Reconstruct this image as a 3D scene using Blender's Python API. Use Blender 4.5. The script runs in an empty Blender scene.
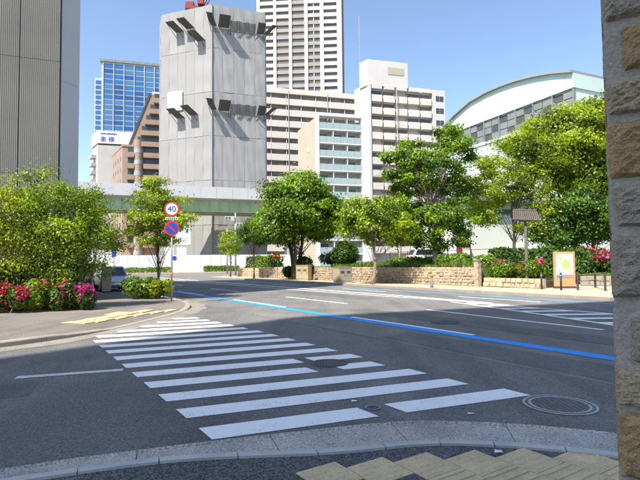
import bpy, bmesh, math, random
import numpy as np
from mathutils import Vector, Matrix

random.seed(7)
RNG = np.random.default_rng(11)
R = math.radians
scene = bpy.context.scene
COL = scene.collection

# ------------------------------------------------------------------ camera
cam_d = bpy.data.cameras.new('camera')
cam = bpy.data.objects.new('camera', cam_d)
COL.objects.link(cam)
cam_d.sensor_width = 36.0
cam_d.lens = 483.0 / 640.0 * 36.0
cam_d.clip_start = 0.05
cam_d.clip_end = 6000
PITCH = math.atan(22.7 / 483.0)
cam.matrix_world = (Matrix.Translation((0, 0, 1.6)) @ Matrix.Rotation(math.pi / 2 + PITCH, 4, 'X')
                    @ Matrix.Rotation(-R(0.6), 4, 'Z'))
scene.camera = cam

# ------------------------------------------------------------------ sky and sun
SUN_AZ = R(51.0)          # the horizontal direction in which shadows fall
SUN_EL = R(54.0)
LIGHT = Vector((math.cos(SUN_AZ) * math.cos(SUN_EL), math.sin(SUN_AZ) * math.cos(SUN_EL), -math.sin(SUN_EL)))
world = bpy.data.worlds.new('World')
scene.world = world
world.use_nodes = True
wn = world.node_tree
bg = wn.nodes['Background']
sky = wn.nodes.new('ShaderNodeTexSky')
sky.sky_type = 'NISHITA'
sky.sun_disc = False
sky.sun_elevation = SUN_EL
sky.sun_rotation = math.atan2(-LIGHT.x, -LIGHT.y)
sky.altitude = 0
sky.air_density = 1.0
sky.dust_density = 1.0
sky.ozone_density = 1.6
wn.links.new(sky.outputs[0], bg.inputs[0])
bg.inputs[1].default_value = 0.128
sun_d = bpy.data.lights.new('sun', 'SUN')
sun_d.energy = 4.4
sun_d.angle = R(0.5)
sun_d.color = (1.0, 0.94, 0.84)
sun = bpy.data.objects.new('sun', sun_d)
COL.objects.link(sun)
sun.rotation_euler = LIGHT.to_track_quat('-Z', 'Y').to_euler()
sun.location = (-20, -30, 60)

scene.view_settings.view_transform = 'Standard'
scene.view_settings.look = 'None'
scene.view_settings.gamma = 1.0
scene.view_settings.use_curve_mapping = False
scene.view_settings.exposure = 1.05

# ------------------------------------------------------------------ material helpers
MATS = {}


def mat(name, col, rough=0.85, var=0.12, scale=3.0, bump=0.0, bscale=40.0, metal=0.0, col2=None, spec=0.3,
        fine=0.0, fscale=90.0, world_space=True):
    """A procedural surface: base colour broken up by two noises, optional fine relief."""
    if name in MATS:
        return MATS[name]
    m = bpy.data.materials.new(name)
    m.use_nodes = True
    nt = m.node_tree
    b = nt.nodes['Principled BSDF']
    b.inputs['Roughness'].default_value = rough
    b.inputs['Metallic'].default_value = metal
    b.inputs['Specular IOR Level'].default_value = spec
    if world_space:
        g = nt.nodes.new('ShaderNodeNewGeometry')
        co = g.outputs['Position']
    else:
        g = nt.nodes.new('ShaderNodeTexCoord')
        co = g.outputs['Object']
    nz = nt.nodes.new('ShaderNodeTexNoise')
    nz.inputs['Scale'].default_value = scale
    nz.inputs['Detail'].default_value = 5
    nz.inputs['Roughness'].default_value = 0.6
    nt.links.new(co, nz.inputs['Vector'])
    mr = nt.nodes.new('ShaderNodeMapRange')
    mr.inputs[1].default_value = 0.3
    mr.inputs[2].default_value = 0.7
    nt.links.new(nz.outputs[0], mr.inputs[0])
    mx = nt.nodes.new('ShaderNodeMix')
    mx.data_type = 'RGBA'
    c1 = tuple(max(0, c * (1 - var)) for c in col)
    c2 = col2 if col2 else tuple(min(1, c * (1 + var)) for c in col)
    mx.inputs[6].default_value = (*c1, 1)
    mx.inputs[7].default_value = (*c2, 1)
    nt.links.new(mr.outputs[0], mx.inputs[0])
    out = mx.outputs[2]
    if fine:
        n2 = nt.nodes.new('ShaderNodeTexNoise')
        n2.inputs['Scale'].default_value = fscale
        n2.inputs['Detail'].default_value = 2
        nt.links.new(co, n2.inputs['Vector'])
        m2 = nt.nodes.new('ShaderNodeMapRange')
        m2.inputs[1].default_value = 0.3
        m2.inputs[2].default_value = 0.7
        m2.inputs[3].default_value = 1 - fine
        m2.inputs[4].default_value = 1 + fine
        nt.links.new(n2.outputs[0], m2.inputs[0])
        mu = nt.nodes.new('ShaderNodeVectorMath')
        mu.operation = 'SCALE'
        nt.links.new(out, mu.inputs[0])
        nt.links.new(m2.outputs[0], mu.inputs['Scale'])
        out = mu.outputs[0]
    nt.links.new(out, b.inputs['Base Color'])
    if bump:
        n3 = nt.nodes.new('ShaderNodeTexNoise')
        n3.inputs['Scale'].default_value = bscale
        n3.inputs['Detail'].default_value = 4
        nt.links.new(co, n3.inputs['Vector'])
        bp = nt.nodes.new('ShaderNodeBump')
        bp.inputs['Strength'].default_value = bump
        bp.inputs['Distance'].default_value = 0.02
        nt.links.new(n3.outputs[0], bp.inputs['Height'])
        nt.links.new(bp.outputs[0], b.inputs['Normal'])
    MATS[name] = m
    return m


def paint_mat(name, col, wear=0.5, under=(0.075, 0.077, 0.08)):
    """Road paint, chipped so that the asphalt shows through in small worn places."""
    m = bpy.data.materials.new(name)
    m.use_nodes = True
    nt = m.node_tree
    b = nt.nodes['Principled BSDF']
    b.inputs['Roughness'].default_value = 0.7
    b.inputs['Specular IOR Level'].default_value = 0.25
    g = nt.nodes.new('ShaderNodeNewGeometry')
    n1 = nt.nodes.new('ShaderNodeTexNoise')
    n1.inputs['Scale'].default_value = 55
    n1.inputs['Detail'].default_value = 4
    n2 = nt.nodes.new('ShaderNodeTexNoise')
    n2.inputs['Scale'].default_value = 2.2
    n2.inputs['Detail'].default_value = 5
    nt.links.new(g.outputs['Position'], n1.inputs['Vector'])
    nt.links.new(g.outputs['Position'], n2.inputs['Vector'])
    ad = nt.nodes.new('ShaderNodeMath')
    ad.operation = 'MULTIPLY_ADD'
    ad.inputs[1].default_value = 0.55
    nt.links.new(n2.outputs[0], ad.inputs[0])
    nt.links.new(n1.outputs[0], ad.inputs[2])
    mr = nt.nodes.new('ShaderNodeMapRange')
    mr.inputs[1].default_value = 0.98 - 0.12 * wear
    mr.inputs[2].default_value = 1.06 - 0.12 * wear
    nt.links.new(ad.outputs[0], mr.inputs[0])
    mx = nt.nodes.new('ShaderNodeMix')
    mx.data_type = 'RGBA'
    mx.inputs[6].default_value = (*col, 1)
    mx.inputs[7].default_value = (*[0.5 * c + 0.5 * u for c, u in zip(col, under)], 1)
    nt.links.new(mr.outputs[0], mx.inputs[0])
    nt.links.new(mx.outputs[2], b.inputs['Base Color'])
    bp = nt.nodes.new('ShaderNodeBump')
    bp.inputs['Strength'].default_value = 0.25
    bp.inputs['Distance'].default_value = 0.01
    nt.links.new(n1.outputs[0], bp.inputs['Height'])
    nt.links.new(bp.outputs[0], b.inputs['Normal'])
    return m


def asphalt_mat(name, col, speck=0.5, patch=0.12):
    m = bpy.data.materials.new(name)
    m.use_nodes = True
    nt = m.node_tree
    b = nt.nodes['Principled BSDF']
    b.inputs['Roughness'].default_value = 0.9
    b.inputs['Specular IOR Level'].default_value = 0.2
    g = nt.nodes.new('ShaderNodeNewGeometry')
    pos = g.outputs['Position']

    def noise(s, d=4):
        n = nt.nodes.new('ShaderNodeTexNoise')
        n.inputs['Scale'].default_value = s
        n.inputs['Detail'].default_value = d
        nt.links.new(pos, n.inputs['Vector'])
        return n.outputs[0]

    def rng(src, a, b_, lo, hi):
        r = nt.nodes.new('ShaderNodeMapRange')
        for i, v in enumerate((a, b_, lo, hi)):
            r.inputs[i + 1].default_value = v
        nt.links.new(src, r.inputs[0])
        return r.outputs[0]

    def mul(a, c):
        x = nt.nodes.new('ShaderNodeMath')
        x.operation = 'MULTIPLY'
        nt.links.new(a, x.inputs[0])
        nt.links.new(c, x.inputs[1])
        return x.outputs[0]
    vo = nt.nodes.new('ShaderNodeTexVoronoi')
    vo.inputs['Scale'].default_value = 95
    nt.links.new(pos, vo.inputs['Vector'])
    sp = nt.nodes.new('ShaderNodeSeparateColor')
    nt.links.new(vo.outputs['Color'], sp.inputs[0])
    stones = rng(sp.outputs[0], 0.0, 1.0, 1 - speck, 1 + speck)
    mid = rng(noise(0.9, 6), 0.3, 0.7, 1 - patch, 1 + patch)
    big = rng(noise(0.13, 3), 0.35, 0.65, 1 - patch, 1 + patch)
    mp = nt.nodes.new('ShaderNodeMapping')
    mp.inputs['Rotation'].default_value = (0, 0, R(-33))
    mp.inputs['Scale'].default_value = (1.5, 0.12, 1)
    nt.links.new(pos, mp.inputs['Vector'])
    ns = nt.nodes.new('ShaderNodeTexNoise')
    ns.inputs['Scale'].default_value = 1.0
    ns.inputs['Detail'].default_value = 4
    nt.links.new(mp.outputs[0], ns.inputs['Vector'])
    streak = rng(ns.outputs[0], 0.3, 0.7, 0.84, 1.14)
    f = mul(mul(stones, mid), mul(big, streak))
    vm = nt.nodes.new('ShaderNodeVectorMath')
    vm.operation = 'SCALE'
    vm.inputs[0].default_value = col
    nt.links.new(f, vm.inputs['Scale'])
    nt.links.new(vm.outputs[0], b.inputs['Base Color'])
    bp = nt.nodes.new('ShaderNodeBump')
    bp.inputs['Strength'].default_value = 0.5
    bp.inputs['Distance'].default_value = 0.006
    nt.links.new(vo.outputs['Distance'], bp.inputs['Height'])
    nt.links.new(bp.outputs[0], b.inputs['Normal'])
    return m


def glass_mat(name, col, rough=0.12):
    m = bpy.data.materials.new(name)
    m.use_nodes = True
    b = m.node_tree.nodes['Principled BSDF']
    b.inputs['Base Color'].default_value = (*col, 1)
    b.inputs['Roughness'].default_value = rough
    b.inputs['Specular IOR Level'].default_value = 0.6
    return m


def leaf_mat(name, dark, light, trans=0.45):
    m = bpy.data.materials.new(name)
    m.use_nodes = True
    nt = m.node_tree
    nt.nodes.remove(nt.nodes['Principled BSDF'])
    out = nt.nodes['Material Output']
    at = nt.nodes.new('ShaderNodeAttribute')
    at.attribute_name = 'tone'
    mx = nt.nodes.new('ShaderNodeMix')
    mx.data_type = 'RGBA'
    mx.inputs[6].default_value = (*dark, 1)
    mx.inputs[7].default_value = (*light, 1)
    nt.links.new(at.outputs['Fac'], mx.inputs[0])
    d = nt.nodes.new('ShaderNodeBsdfDiffuse')
    t = nt.nodes.new('ShaderNodeBsdfTranslucent')
    gl = nt.nodes.new('ShaderNodeBsdfGlossy')
    gl.inputs['Roughness'].default_value = 0.45
    gl.inputs['Color'].default_value = (1, 1, 1, 1)
    tc = nt.nodes.new('ShaderNodeMix')
    tc.data_type = 'RGBA'
    tc.blend_type = 'MULTIPLY'
    tc.inputs[0].default_value = 1
    tc.inputs[7].default_value = (1.4, 1.4, 0.4, 1)
    nt.links.new(mx.outputs[2], d.inputs[0])
    nt.links.new(mx.outputs[2], tc.inputs[6])
    nt.links.new(tc.outputs[2], t.inputs[0])
    s1 = nt.nodes.new('ShaderNodeMixShader')
    s1.inputs[0].default_value = trans
    nt.links.new(d.outputs[0], s1.inputs[1])
    nt.links.new(t.outputs[0], s1.inputs[2])
    s2 = nt.nodes.new('ShaderNodeMixShader')
    s2.inputs[0].default_value = 0.025
    nt.links.new(s1.outputs[0], s2.inputs[1])
    nt.links.new(gl.outputs[0], s2.inputs[2])
    nt.links.new(s2.outputs[0], out.inputs[0])
    return m


M = dict(
    asphalt=asphalt_mat('asphalt', (0.172, 0.166, 0.156), 0.40),
    asphalt_side=asphalt_mat('asphalt_side', (0.155, 0.151, 0.145), 0.45),
    asphalt_patch=asphalt_mat('asphalt_patch', (0.132, 0.130, 0.126), 0.35, 0.08),
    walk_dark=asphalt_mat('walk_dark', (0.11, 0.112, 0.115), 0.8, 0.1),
    walk_left=asphalt_mat('walk_left', (0.185, 0.165, 0.145), 0.3, 0.12),
    white_paint=paint_mat('white_paint', (0.82, 0.815, 0.80), 0.6),
    old_paint=paint_mat('old_paint', (0.62, 0.62, 0.60), 1.1),
    blue_paint=paint_mat('blue_paint', (0.028, 0.29, 0.77), 0.7),
    blue_pale=paint_mat('blue_pale', (0.12, 0.33, 0.52), 0.9),
    kerb=mat('kerb', (0.43, 0.405, 0.37), 0.9, 0.22, 1.6, 0.9, 70, fine=0.5, fscale=60),
    kerb_smooth=mat('kerb_smooth', (0.46, 0.46, 0.44), 0.9, 0.1, 4.0, 0.3, 40, fine=0.1),
    kerb_warm=mat('kerb_warm', (0.30, 0.265, 0.22), 0.9, 0.15, 2.0, 0.4, 60, fine=0.15),
    gutter=mat('gutter', (0.235, 0.212, 0.178), 0.9, 0.2, 1.2, 0.4, 60, fine=0.2, fscale=25),
    tactile=mat('tactile', (0.60, 0.47, 0.28), 0.85, 0.14, 5.0, 0.2, 60, fine=0.12),
    tactile_yellow=mat('tactile_yellow', (0.56, 0.42, 0.22), 0.85, 0.15, 4.0, 0.2, 60, fine=0.1),
    iron=mat('iron', (0.10, 0.10, 0.10), 0.6, 0.2, 20, 0.3, 200, 0.3),
    iron_pale=mat('iron_pale', (0.40, 0.40, 0.40), 0.65, 0.15, 20, 0.2, 200),
    paving=mat('paving', (0.50, 0.385, 0.27), 0.9, 0.15, 1.5, 0.2, 20, fine=0.15, fscale=9),
    concrete=mat('concrete', (0.42, 0.41, 0.39), 0.9, 0.12, 0.6, 0.2, 20),
    soil=mat('soil', (0.09, 0.065, 0.04), 0.95, 0.3, 2, 0.6, 15),
    grass=mat('grass', (0.10, 0.16, 0.035), 0.95, 0.4, 1.5, 0.5, 20),
    ground=mat('ground', (0.24, 0.23, 0.21), 0.95, 0.15, 0.05),
    rib=mat('rib', (0.178, 0.172, 0.162), 0.55, 0.10, 0.35, spec=0.4),
    rib_dark=mat('rib_dark', (0.11, 0.105, 0.097), 0.7),
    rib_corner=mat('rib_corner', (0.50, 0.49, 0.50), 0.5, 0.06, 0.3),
    sheet=mat('sheet', (0.282, 0.281, 0.276), 0.75, 0.035, 0.15, 0.5, 0.5),
    sheet_b=mat('sheet_b', (0.268, 0.267, 0.265), 0.75, 0.035, 0.15, 0.5, 0.5),
    sheet_c=mat('sheet_c', (0.296, 0.293, 0.287), 0.75, 0.03, 0.15, 0.5, 0.5),
    guard=mat('guard', (0.085, 0.083, 0.075), 0.8, 0.25, 1.5),
    guard_sheet=mat('guard_sheet', (0.20, 0.198, 0.185), 0.8, 0.15, 0.6, 0.5, 1.2),
    white_panel=mat('white_panel', (0.70, 0.70, 0.69), 0.6, 0.02, 0.5),
    parapet=mat('parapet', (0.47, 0.48, 0.49), 0.7, 0.06, 0.3),
    girder=mat('girder', (0.33, 0.43, 0.26), 0.55, 0.12, 0.5),
    white_wall=mat('white_wall', (0.535, 0.515, 0.49), 0.75, 0.04, 0.15, fine=0.02, fscale=1),
    white_wall2=mat('white_wall2', (0.58, 0.535, 0.48), 0.75, 0.05, 0.2),
    grey_span=mat('grey_span', (0.42, 0.405, 0.385), 0.8, 0.08, 0.2),
    tower_span=mat('tower_span', (0.29, 0.28, 0.262), 0.8, 0.08, 0.2),
    cream_wall=mat('cream_wall', (0.42, 0.365, 0.285), 0.8, 0.07, 0.25),
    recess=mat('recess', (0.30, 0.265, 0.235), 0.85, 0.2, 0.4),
    dark_win=glass_mat('dark_win', (0.055, 0.06, 0.065), 0.2),
    warm_win=glass_mat('warm_win', (0.14, 0.10, 0.075), 0.35),
    tower_win=glass_mat('tower_win', (0.085, 0.08, 0.075), 0.3),
    pale_win=glass_mat('pale_win', (0.30, 0.33, 0.36), 0.3),
    blue_win=glass_mat('blue_win', (0.03, 0.13, 0.33), 0.10),
    blue_frame=mat('blue_frame', (0.40, 0.43, 0.44), 0.6, 0.05, 0.1),
    curtain=glass_mat('curtain', (0.38, 0.34, 0.29), 0.5),
    blue_win2=glass_mat('blue_win2', (0.06, 0.17, 0.33), 0.15),
    blue_win3=glass_mat('blue_win3', (0.02, 0.08, 0.23), 0.06),
    aqua=glass_mat('aqua', (0.32, 0.39, 0.40), 0.18),
    brown_wall=mat('brown_wall', (0.305, 0.232, 0.178), 0.85, 0.08, 0.3, fine=0.05, fscale=2),
    brown_dark=mat('brown_dark', (0.07, 0.075, 0.085), 0.4, 0.1, 0.3),
    mint=mat('mint', (0.50, 0.62, 0.58), 0.6, 0.05, 0.15),
    mint_edge=mat('mint_edge', (0.26, 0.28, 0.30), 0.5, 0.1, 0.3),
    hall_white=mat('hall_white', (0.60, 0.66, 0.65), 0.7, 0.04, 0.2),
    louvre=mat('louvre', (0.20, 0.215, 0.215), 0.6, 0.15, 0.5),
    louvre_dark=mat('louvre_dark', (0.075, 0.085, 0.09), 0.4, 0.15, 0.5),
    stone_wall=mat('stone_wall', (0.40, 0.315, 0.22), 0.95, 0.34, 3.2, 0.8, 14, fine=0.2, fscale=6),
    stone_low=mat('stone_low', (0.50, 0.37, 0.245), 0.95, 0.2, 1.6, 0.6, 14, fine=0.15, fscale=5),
    mortar=mat('mortar', (0.43, 0.39, 0.335), 0.95, 0.12, 10, 0.5, 60, fine=0.15, fscale=60),
    stone_grey=mat('stone_grey', (0.43, 0.37, 0.285), 0.95, 0.16, 14, 0.9, 90, fine=0.22, fscale=160),
    stone_brown=mat('stone_brown', (0.47, 0.32, 0.16), 0.95, 0.22, 16, 0.9, 90, fine=0.22, fscale=160),
    stone_tan=mat('stone_tan', (0.51, 0.41, 0.27), 0.95, 0.18, 15, 0.9, 90, fine=0.22, fscale=160),
    bark=mat('bark', (0.12, 0.095, 0.07), 0.95, 0.35, 6, 0.8, 25),
    bark_pale=mat('bark_pale', (0.30, 0.25, 0.19), 0.95, 0.3, 6, 0.7, 25),
    pole_grey=mat('pole_grey', (0.42, 0.43, 0.44), 0.5, 0.1, 3, metal=0.3),
    pole_dark=mat('pole_dark', (0.06, 0.055, 0.05), 0.6, 0.2, 4),
    map_paper=mat('map_paper', (0.62, 0.64, 0.60), 0.5, 0.04, 20),
    map_green=mat('map_green', (0.36, 0.52, 0.14), 0.5, 0.1, 20),
    map_blue=mat('map_blue', (0.30, 0.48, 0.60), 0.5, 0.1, 20),
    map_road=mat('map_road', (0.62, 0.40, 0.22), 0.5, 0.1, 20),
    lamp_wood=mat('lamp_wood', (0.105, 0.09, 0.075), 0.8, 0.2, 5),
    wood_post=mat('wood_post', (0.20, 0.165, 0.13), 0.8, 0.2, 5),
    sign_white=mat('sign_white', (0.80, 0.81, 0.82), 0.45, 0.02, 3),
    sign_red=mat('sign_red', (0.55, 0.035, 0.04), 0.45, 0.05, 3),
    sign_blue=mat('sign_blue', (0.02, 0.07, 0.42), 0.45, 0.05, 3),
    sign_black=mat('sign_black', (0.03, 0.03, 0.035), 0.5, 0.05, 3),
    teal=mat('teal', (0.03, 0.45, 0.42), 0.5, 0.03, 3),
    orange=mat('orange', (0.75, 0.24, 0.035), 0.6, 0.08, 3),
    red_paint=mat('red_paint', (0.21, 0.016, 0.016), 0.5, 0.12, 1),
    box_beige=mat('box_beige', (0.40, 0.335, 0.20), 0.7, 0.08, 2),
    box_grey=mat('box_grey', (0.30, 0.285, 0.25), 0.7, 0.08, 2),
    board_brown=mat('board_brown', (0.50, 0.27, 0.13), 0.7, 0.1, 3),
    car_silver=mat('car_silver', (0.50, 0.53, 0.56), 0.25, 0.03, 1, metal=0.5, spec=0.5),
    car_white=mat('car_white', (0.72, 0.74, 0.76), 0.25, 0.03, 1, spec=0.5),
    car_dark=mat('car_dark', (0.05, 0.06, 0.085), 0.25, 0.05, 1, spec=0.5),
    tyre=mat('tyre', (0.02, 0.02, 0.02), 0.9),
    rim=mat('rim', (0.45, 0.45, 0.46), 0.35, metal=0.8),
    car_glass=glass_mat('car_glass', (0.02, 0.025, 0.03), 0.05),
    lamp_red=glass_mat('lamp_red', (0.5, 0.02, 0.02), 0.2),
    lamp_clear=glass_mat('lamp_clear', (0.7, 0.72, 0.75), 0.15),
    beige_block=mat('beige_block', (0.45, 0.42, 0.37), 0.85, 0.06, 0.3),
    leaf_light=leaf_mat('leaf_light', (0.045, 0.090, 0.006), (0.42, 0.56, 0.015)),
    leaf_mid=leaf_mat('leaf_mid', (0.024, 0.060, 0.006), (0.29, 0.46, 0.012)),
    leaf_dark=leaf_mat('leaf_dark', (0.012, 0.036, 0.006), (0.12, 0.24, 0.015), 0.3),
    leaf_yellow=leaf_mat('leaf_yellow', (0.070, 0.115, 0.006), (0.55, 0.62, 0.012), 0.5),
    leaf_fresh=leaf_mat('leaf_fresh', (0.050, 0.100, 0.005), (0.46, 0.56, 0.010), 0.5),
    leaf_hedge=leaf_mat('leaf_hedge', (0.028, 0.070, 0.008), (0.22, 0.37, 0.02), 0.3),
    petal_pink=leaf_mat('petal_pink', (0.40, 0.02, 0.14), (0.62, 0.08, 0.28), 0.35),
    petal_red=leaf_mat('petal_red', (0.36, 0.02, 0.05), (0.58, 0.07, 0.14), 0.35),
    petal_magenta=leaf_mat('petal_magenta', (0.33, 0.01, 0.17), (0.52, 0.03, 0.30), 0.35),
    blade=leaf_mat('blade', (0.07, 0.12, 0.02), (0.22, 0.29, 0.06), 0.35),
)


# ------------------------------------------------------------------ mesh helpers
class MB:
    def __init__(self):
        self.v = []
        self.f = []

    def add(self, vs, fs):
        o = len(self.v)
        self.v += [tuple(p) for p in vs]
        self.f += [tuple(i + o for i in f) for f in fs]
        return self

    def box(self, x0, x1, y0, y1, z0, z1):
        return self.add([(x0, y0, z0), (x1, y0, z0), (x1, y1, z0), (x0, y1, z0),
                         (x0, y0, z1), (x1, y0, z1), (x1, y1, z1), (x0, y1, z1)],
                        [(0, 3, 2, 1), (4, 5, 6, 7), (0, 1, 5, 4), (1, 2, 6, 5), (2, 3, 7, 6), (3, 0, 4, 7)])

    def obox(self, mtx, sx, sy, sz):
        c = [(-sx, -sy, -sz), (sx, -sy, -sz), (sx, sy, -sz), (-sx, sy, -sz),
             (-sx, -sy, sz), (sx, -sy, sz), (sx, sy, sz), (-sx, sy, sz)]
        return self.add([mtx @ Vector(p) for p in c],
                        [(0, 3, 2, 1), (4, 5, 6, 7), (0, 1, 5, 4), (1, 2, 6, 5), (2, 3, 7, 6), (3, 0, 4, 7)])

    def prism(self, poly, z0, z1):
        n = len(poly)
        vs = [(p[0], p[1], z0) for p in poly] + [(p[0], p[1], z1) for p in poly]
        fs = [tuple(reversed(range(n))), tuple(range(n, 2 * n))]
        fs += [(i, (i + 1) % n, n + (i + 1) % n, n + i) for i in range(n)]
        return self.add(vs, fs)

    def sheet(self, poly, z):
        return self.add([(p[0], p[1], z) for p in poly], [tuple(range(len(poly)))])

    def tube(self, pts, rad, n=8, cap=True):
        pts = [Vector(p) for p in pts]
        rings = []
        for i, p in enumerate(pts):
            d = (pts[min(i + 1, len(pts) - 1)] - pts[max(i - 1, 0)]).normalized()
            a = d.cross(Vector((0, 0, 1))) if abs(d.z) < 0.95 else d.cross(Vector((1, 0, 0)))
            a.normalize()
            b = d.cross(a)
            r = rad[i] if isinstance(rad, (list, tuple)) else rad
            rings.append([p + a * r * math.cos(2 * math.pi * k / n) + b * r * math.sin(2 * math.pi * k / n)
                          for k in range(n)])
        vs = [q for ring in rings for q in ring]
        fs = []
        for i in range(len(rings) - 1):
            for k in range(n):
                k2 = (k + 1) % n
                fs.append((i * n + k, (i + 1) * n + k, (i + 1) * n + k2, i * n + k2))
        if cap:
            fs.append(tuple(range(n)))
            fs.append(tuple(reversed(range((len(rings) - 1) * n, len(rings) * n))))
        return self.add(vs, fs)

    def mesh(self, name, m, smooth=False):
        me = bpy.data.meshes.new(name)
        me.from_pydata(self.v, [], self.f)
        me.materials.append(m)
        if smooth:
            me.shade_smooth()
        me.update()
        return me

    def build(self, name, m, parent=None, smooth=False, bevel=0.0, loc=(0, 0, 0), rz=0.0):
        o = link(name, self.mesh(name, m, smooth), parent, loc, rz)
        if bevel:
            bm = bmesh.new()
            bm.from_mesh(o.data)
            bmesh.ops.bevel(bm, geom=list(bm.edges), offset=bevel, segments=2, affect='EDGES', profile=0.6)
            bm.to_mesh(o.data)
            bm.free()
        return o


def link(name, data, parent=None, loc=(0, 0, 0), rz=0.0, scale=None):
    o = bpy.data.objects.new(name, data)
    COL.objects.link(o)
    o.location = loc
    o.rotation_euler = (0, 0, rz)
    if scale:
        o.scale = scale
    if parent:
        o.parent = parent
    return o


def tag(o, label=None, cat=None, group=None, kind=None):
    if label:
        o['label'] = label
    if cat:
        o['category'] = cat
    if group:
        o['group'] = group
    if kind:
        o['kind'] = kind
    return o


def thing(name, label, cat, loc=(0, 0, 0), rz=0.0, group=None):
    return tag(link(name, None, None, loc, rz), label, cat, group)


def copy_tree(o, parent=None):
    c = o.copy()
    COL.objects.link(c)
    c.parent = parent
    for ch in list(o.children):
        copy_tree(ch, c)
    return c


# the main road's own frame: n across it (away from the camera), u along it
CN, SN = 0.839, 0.545


def NU(n, u, z=None):
    p = (CN * n - SN * u, SN * n + CN * u)
    return p if z is None else (p[0], p[1], z)


ROAD_RZ = math.atan2(CN, -SN)      # heading of u
SIDE_RZ = R(21)                    # heading of the side street

# ------------------------------------------------------------------ ground and roads
gm = MB().sheet([(-3000, -3000), (3000, -3000), (3000, 3000), (-3000, 3000)], -0.03)
tag(gm.build('ground', M['ground']), kind='structure')
road = MB().sheet([(-90, -60), (90, -60), (90, 120), (-90, 120)], 0.0).build('road', M['asphalt'])
tag(road, kind='structure')
# the side street is surfaced apart; its seam runs along the main road's gutter
ss = MB().sheet([NU(6.5, -25), NU(6.5, 17.5), NU(4.0, 16.5), NU(-26, 12), NU(-26, -25)], 0.004)
side = ss.build('side_street', M['asphalt_side'])
tag(side, kind='structure')


def strip(name, pts, w, z, m, parent):
    """A painted line of width w along a polyline."""
    L = []
    Rr = []
    P = [Vector((p[0], p[1], 0)) for p in pts]
    for i, p in enumerate(P):
        d = (P[min(i + 1, len(P) - 1)] - P[max(i - 1, 0)]).normalized()
        q = Vector((-d.y, d.x, 0)) * w / 2
        L.append(p + q)
        Rr.append(p - q)
    b = MB()
    n = len(P)
    b.add([(p.x, p.y, z) for p in L] + [(p.x, p.y, z) for p in Rr],
          [(i, n + i, n + i + 1, i + 1) for i in range(n - 1)])
    return b.build(name, m, parent)


# crosswalk: each bar a parallelogram, its short ends along the walking direction
U = Vector((-0.5476, 0.8367, 0))
S = Vector((math.cos(R(21)), math.sin(R(21)), 0))
B0 = Vector((-1.20, 4.77, 0))
spans = {0: [(0.0, 1.70), (2.03, 3.72)], 3: [(0.0, 2.32), (2.72, 3.42)], 4: [(0.0, 2.5), (2.7, 3.55)],
         10: [(0.15, 3.5)], 11: [(0.7, 3.45)], 12: [(1.4, 3.4)], 13: [(2.0, 3.35)], 14: [(2.6, 3.3)]}
for k in range(15):
    for a, b_ in spans.get(k, [(0.0, 3.55)]):
        t = 0.735 * k
        p = B0 + U * t
        q = [p + S * a - U * 0.37, p + S * b_ - U * 0.37, p + S * b_, p + S * a]
        MB().sheet([(v.x, v.y) for v in q], 0.009).build('crosswalk_bar', M['white_paint'], side)
strip('stop_line', [(-4.36, 6.98), (-3.01, 7.42)], 0.16, 0.009, M['old_paint'], side)

# main road lines, in (n, u)
strip('blue_line', [NU(8.25, u) for u in (-30, 0, 10, 18, 30, 45)], 0.34, 0.006, M['blue_paint'], road)
for u0, u1 in ((7.0, 11.4), (15.4, 20.2), (24, 28.5)):
    strip('lane_dash', [NU(8.48, u0), NU(8.48, u1)], 0.14, 0.010, M['white_paint'], road)
for u0, u1 in ((15.2, 20.1), (25.5, 30.0), (36, 41)):
    strip('lane_dash', [NU(11.1, u0), NU(11.1, u1)], 0.15, 0.006, M['white_paint'], road)
strip('lane_line', [NU(11.45, 5.8), NU(11.6, 9.2), NU(11.75, 11.6)], 0.15, 0.006, M['white_paint'], road)
strip('median_line', [NU(15.2, 11.0), NU(15.15, 14.4), NU(14.9, 17), NU(14.4, 26), NU(14.2, 36), NU(14.2, 60)],
      0.17, 0.006, M['white_paint'], road)
strip('median_line', [NU(15.5, 12.0), NU(15.6, 18), NU(15.5, 24), NU(15.4, 40), NU(15.4, 60)], 0.30, 0.006, M['white_paint'], road)
# the hatched island between the carriageways
strip('island_outline', [NU(14.7, 13.2), NU(13.6, 9.4), NU(12.4, 6.0), NU(11.6, 2.5), NU(11.2, -4)], 0.16, 0.008, M['white_paint'], road)
strip('island_outline', [NU(14.9, 12.6), NU(15.0, 6), NU(15.1, -4)], 0.16, 0.008, M['white_paint'], road)
edge = [(12.9, 14.6), (9.4, 13.6), (6.0, 12.4), (2.5, 11.6), (-4.0, 11.2)]


def island_n(u):
    for (u1, n1), (u0, n0) in zip(edge, edge[1:]):
        if u0 <= u <= u1:
            return n0 + (n1 - n0) * (u - u0) / (u1 - u0)
    return 11.2


for i in range(15):
    ua = 12.3 - 0.98 * i
    na = island_n(ua)
    strip('island_hatch', [NU(na + 0.05, ua), NU(14.95, ua - 0.62 * (14.95 - na))], 0.34, 0.007, M['white_paint'], road)
strip('blue_line', [NU(18.3, u) for u in (-30, 0, 20, 40, 58)], 0.30, 0.006, M['blue_pale'], road)
for u0, u1 in ((3, 7), (11, 15), (20, 24), (29, 33)):
    strip('lane_dash', [NU(17.2, u0), NU(17.2, u1)], 0.13, 0.006, M['white_paint'], road)
strip('edge_line', [NU(6.9, 27), NU(6.9, 55)], 0.13, 0.006, M['white_paint'], road)



def patch(name, pts, z, m, parent):
    MB().sheet(pts, z).build(name, m, parent)


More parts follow.
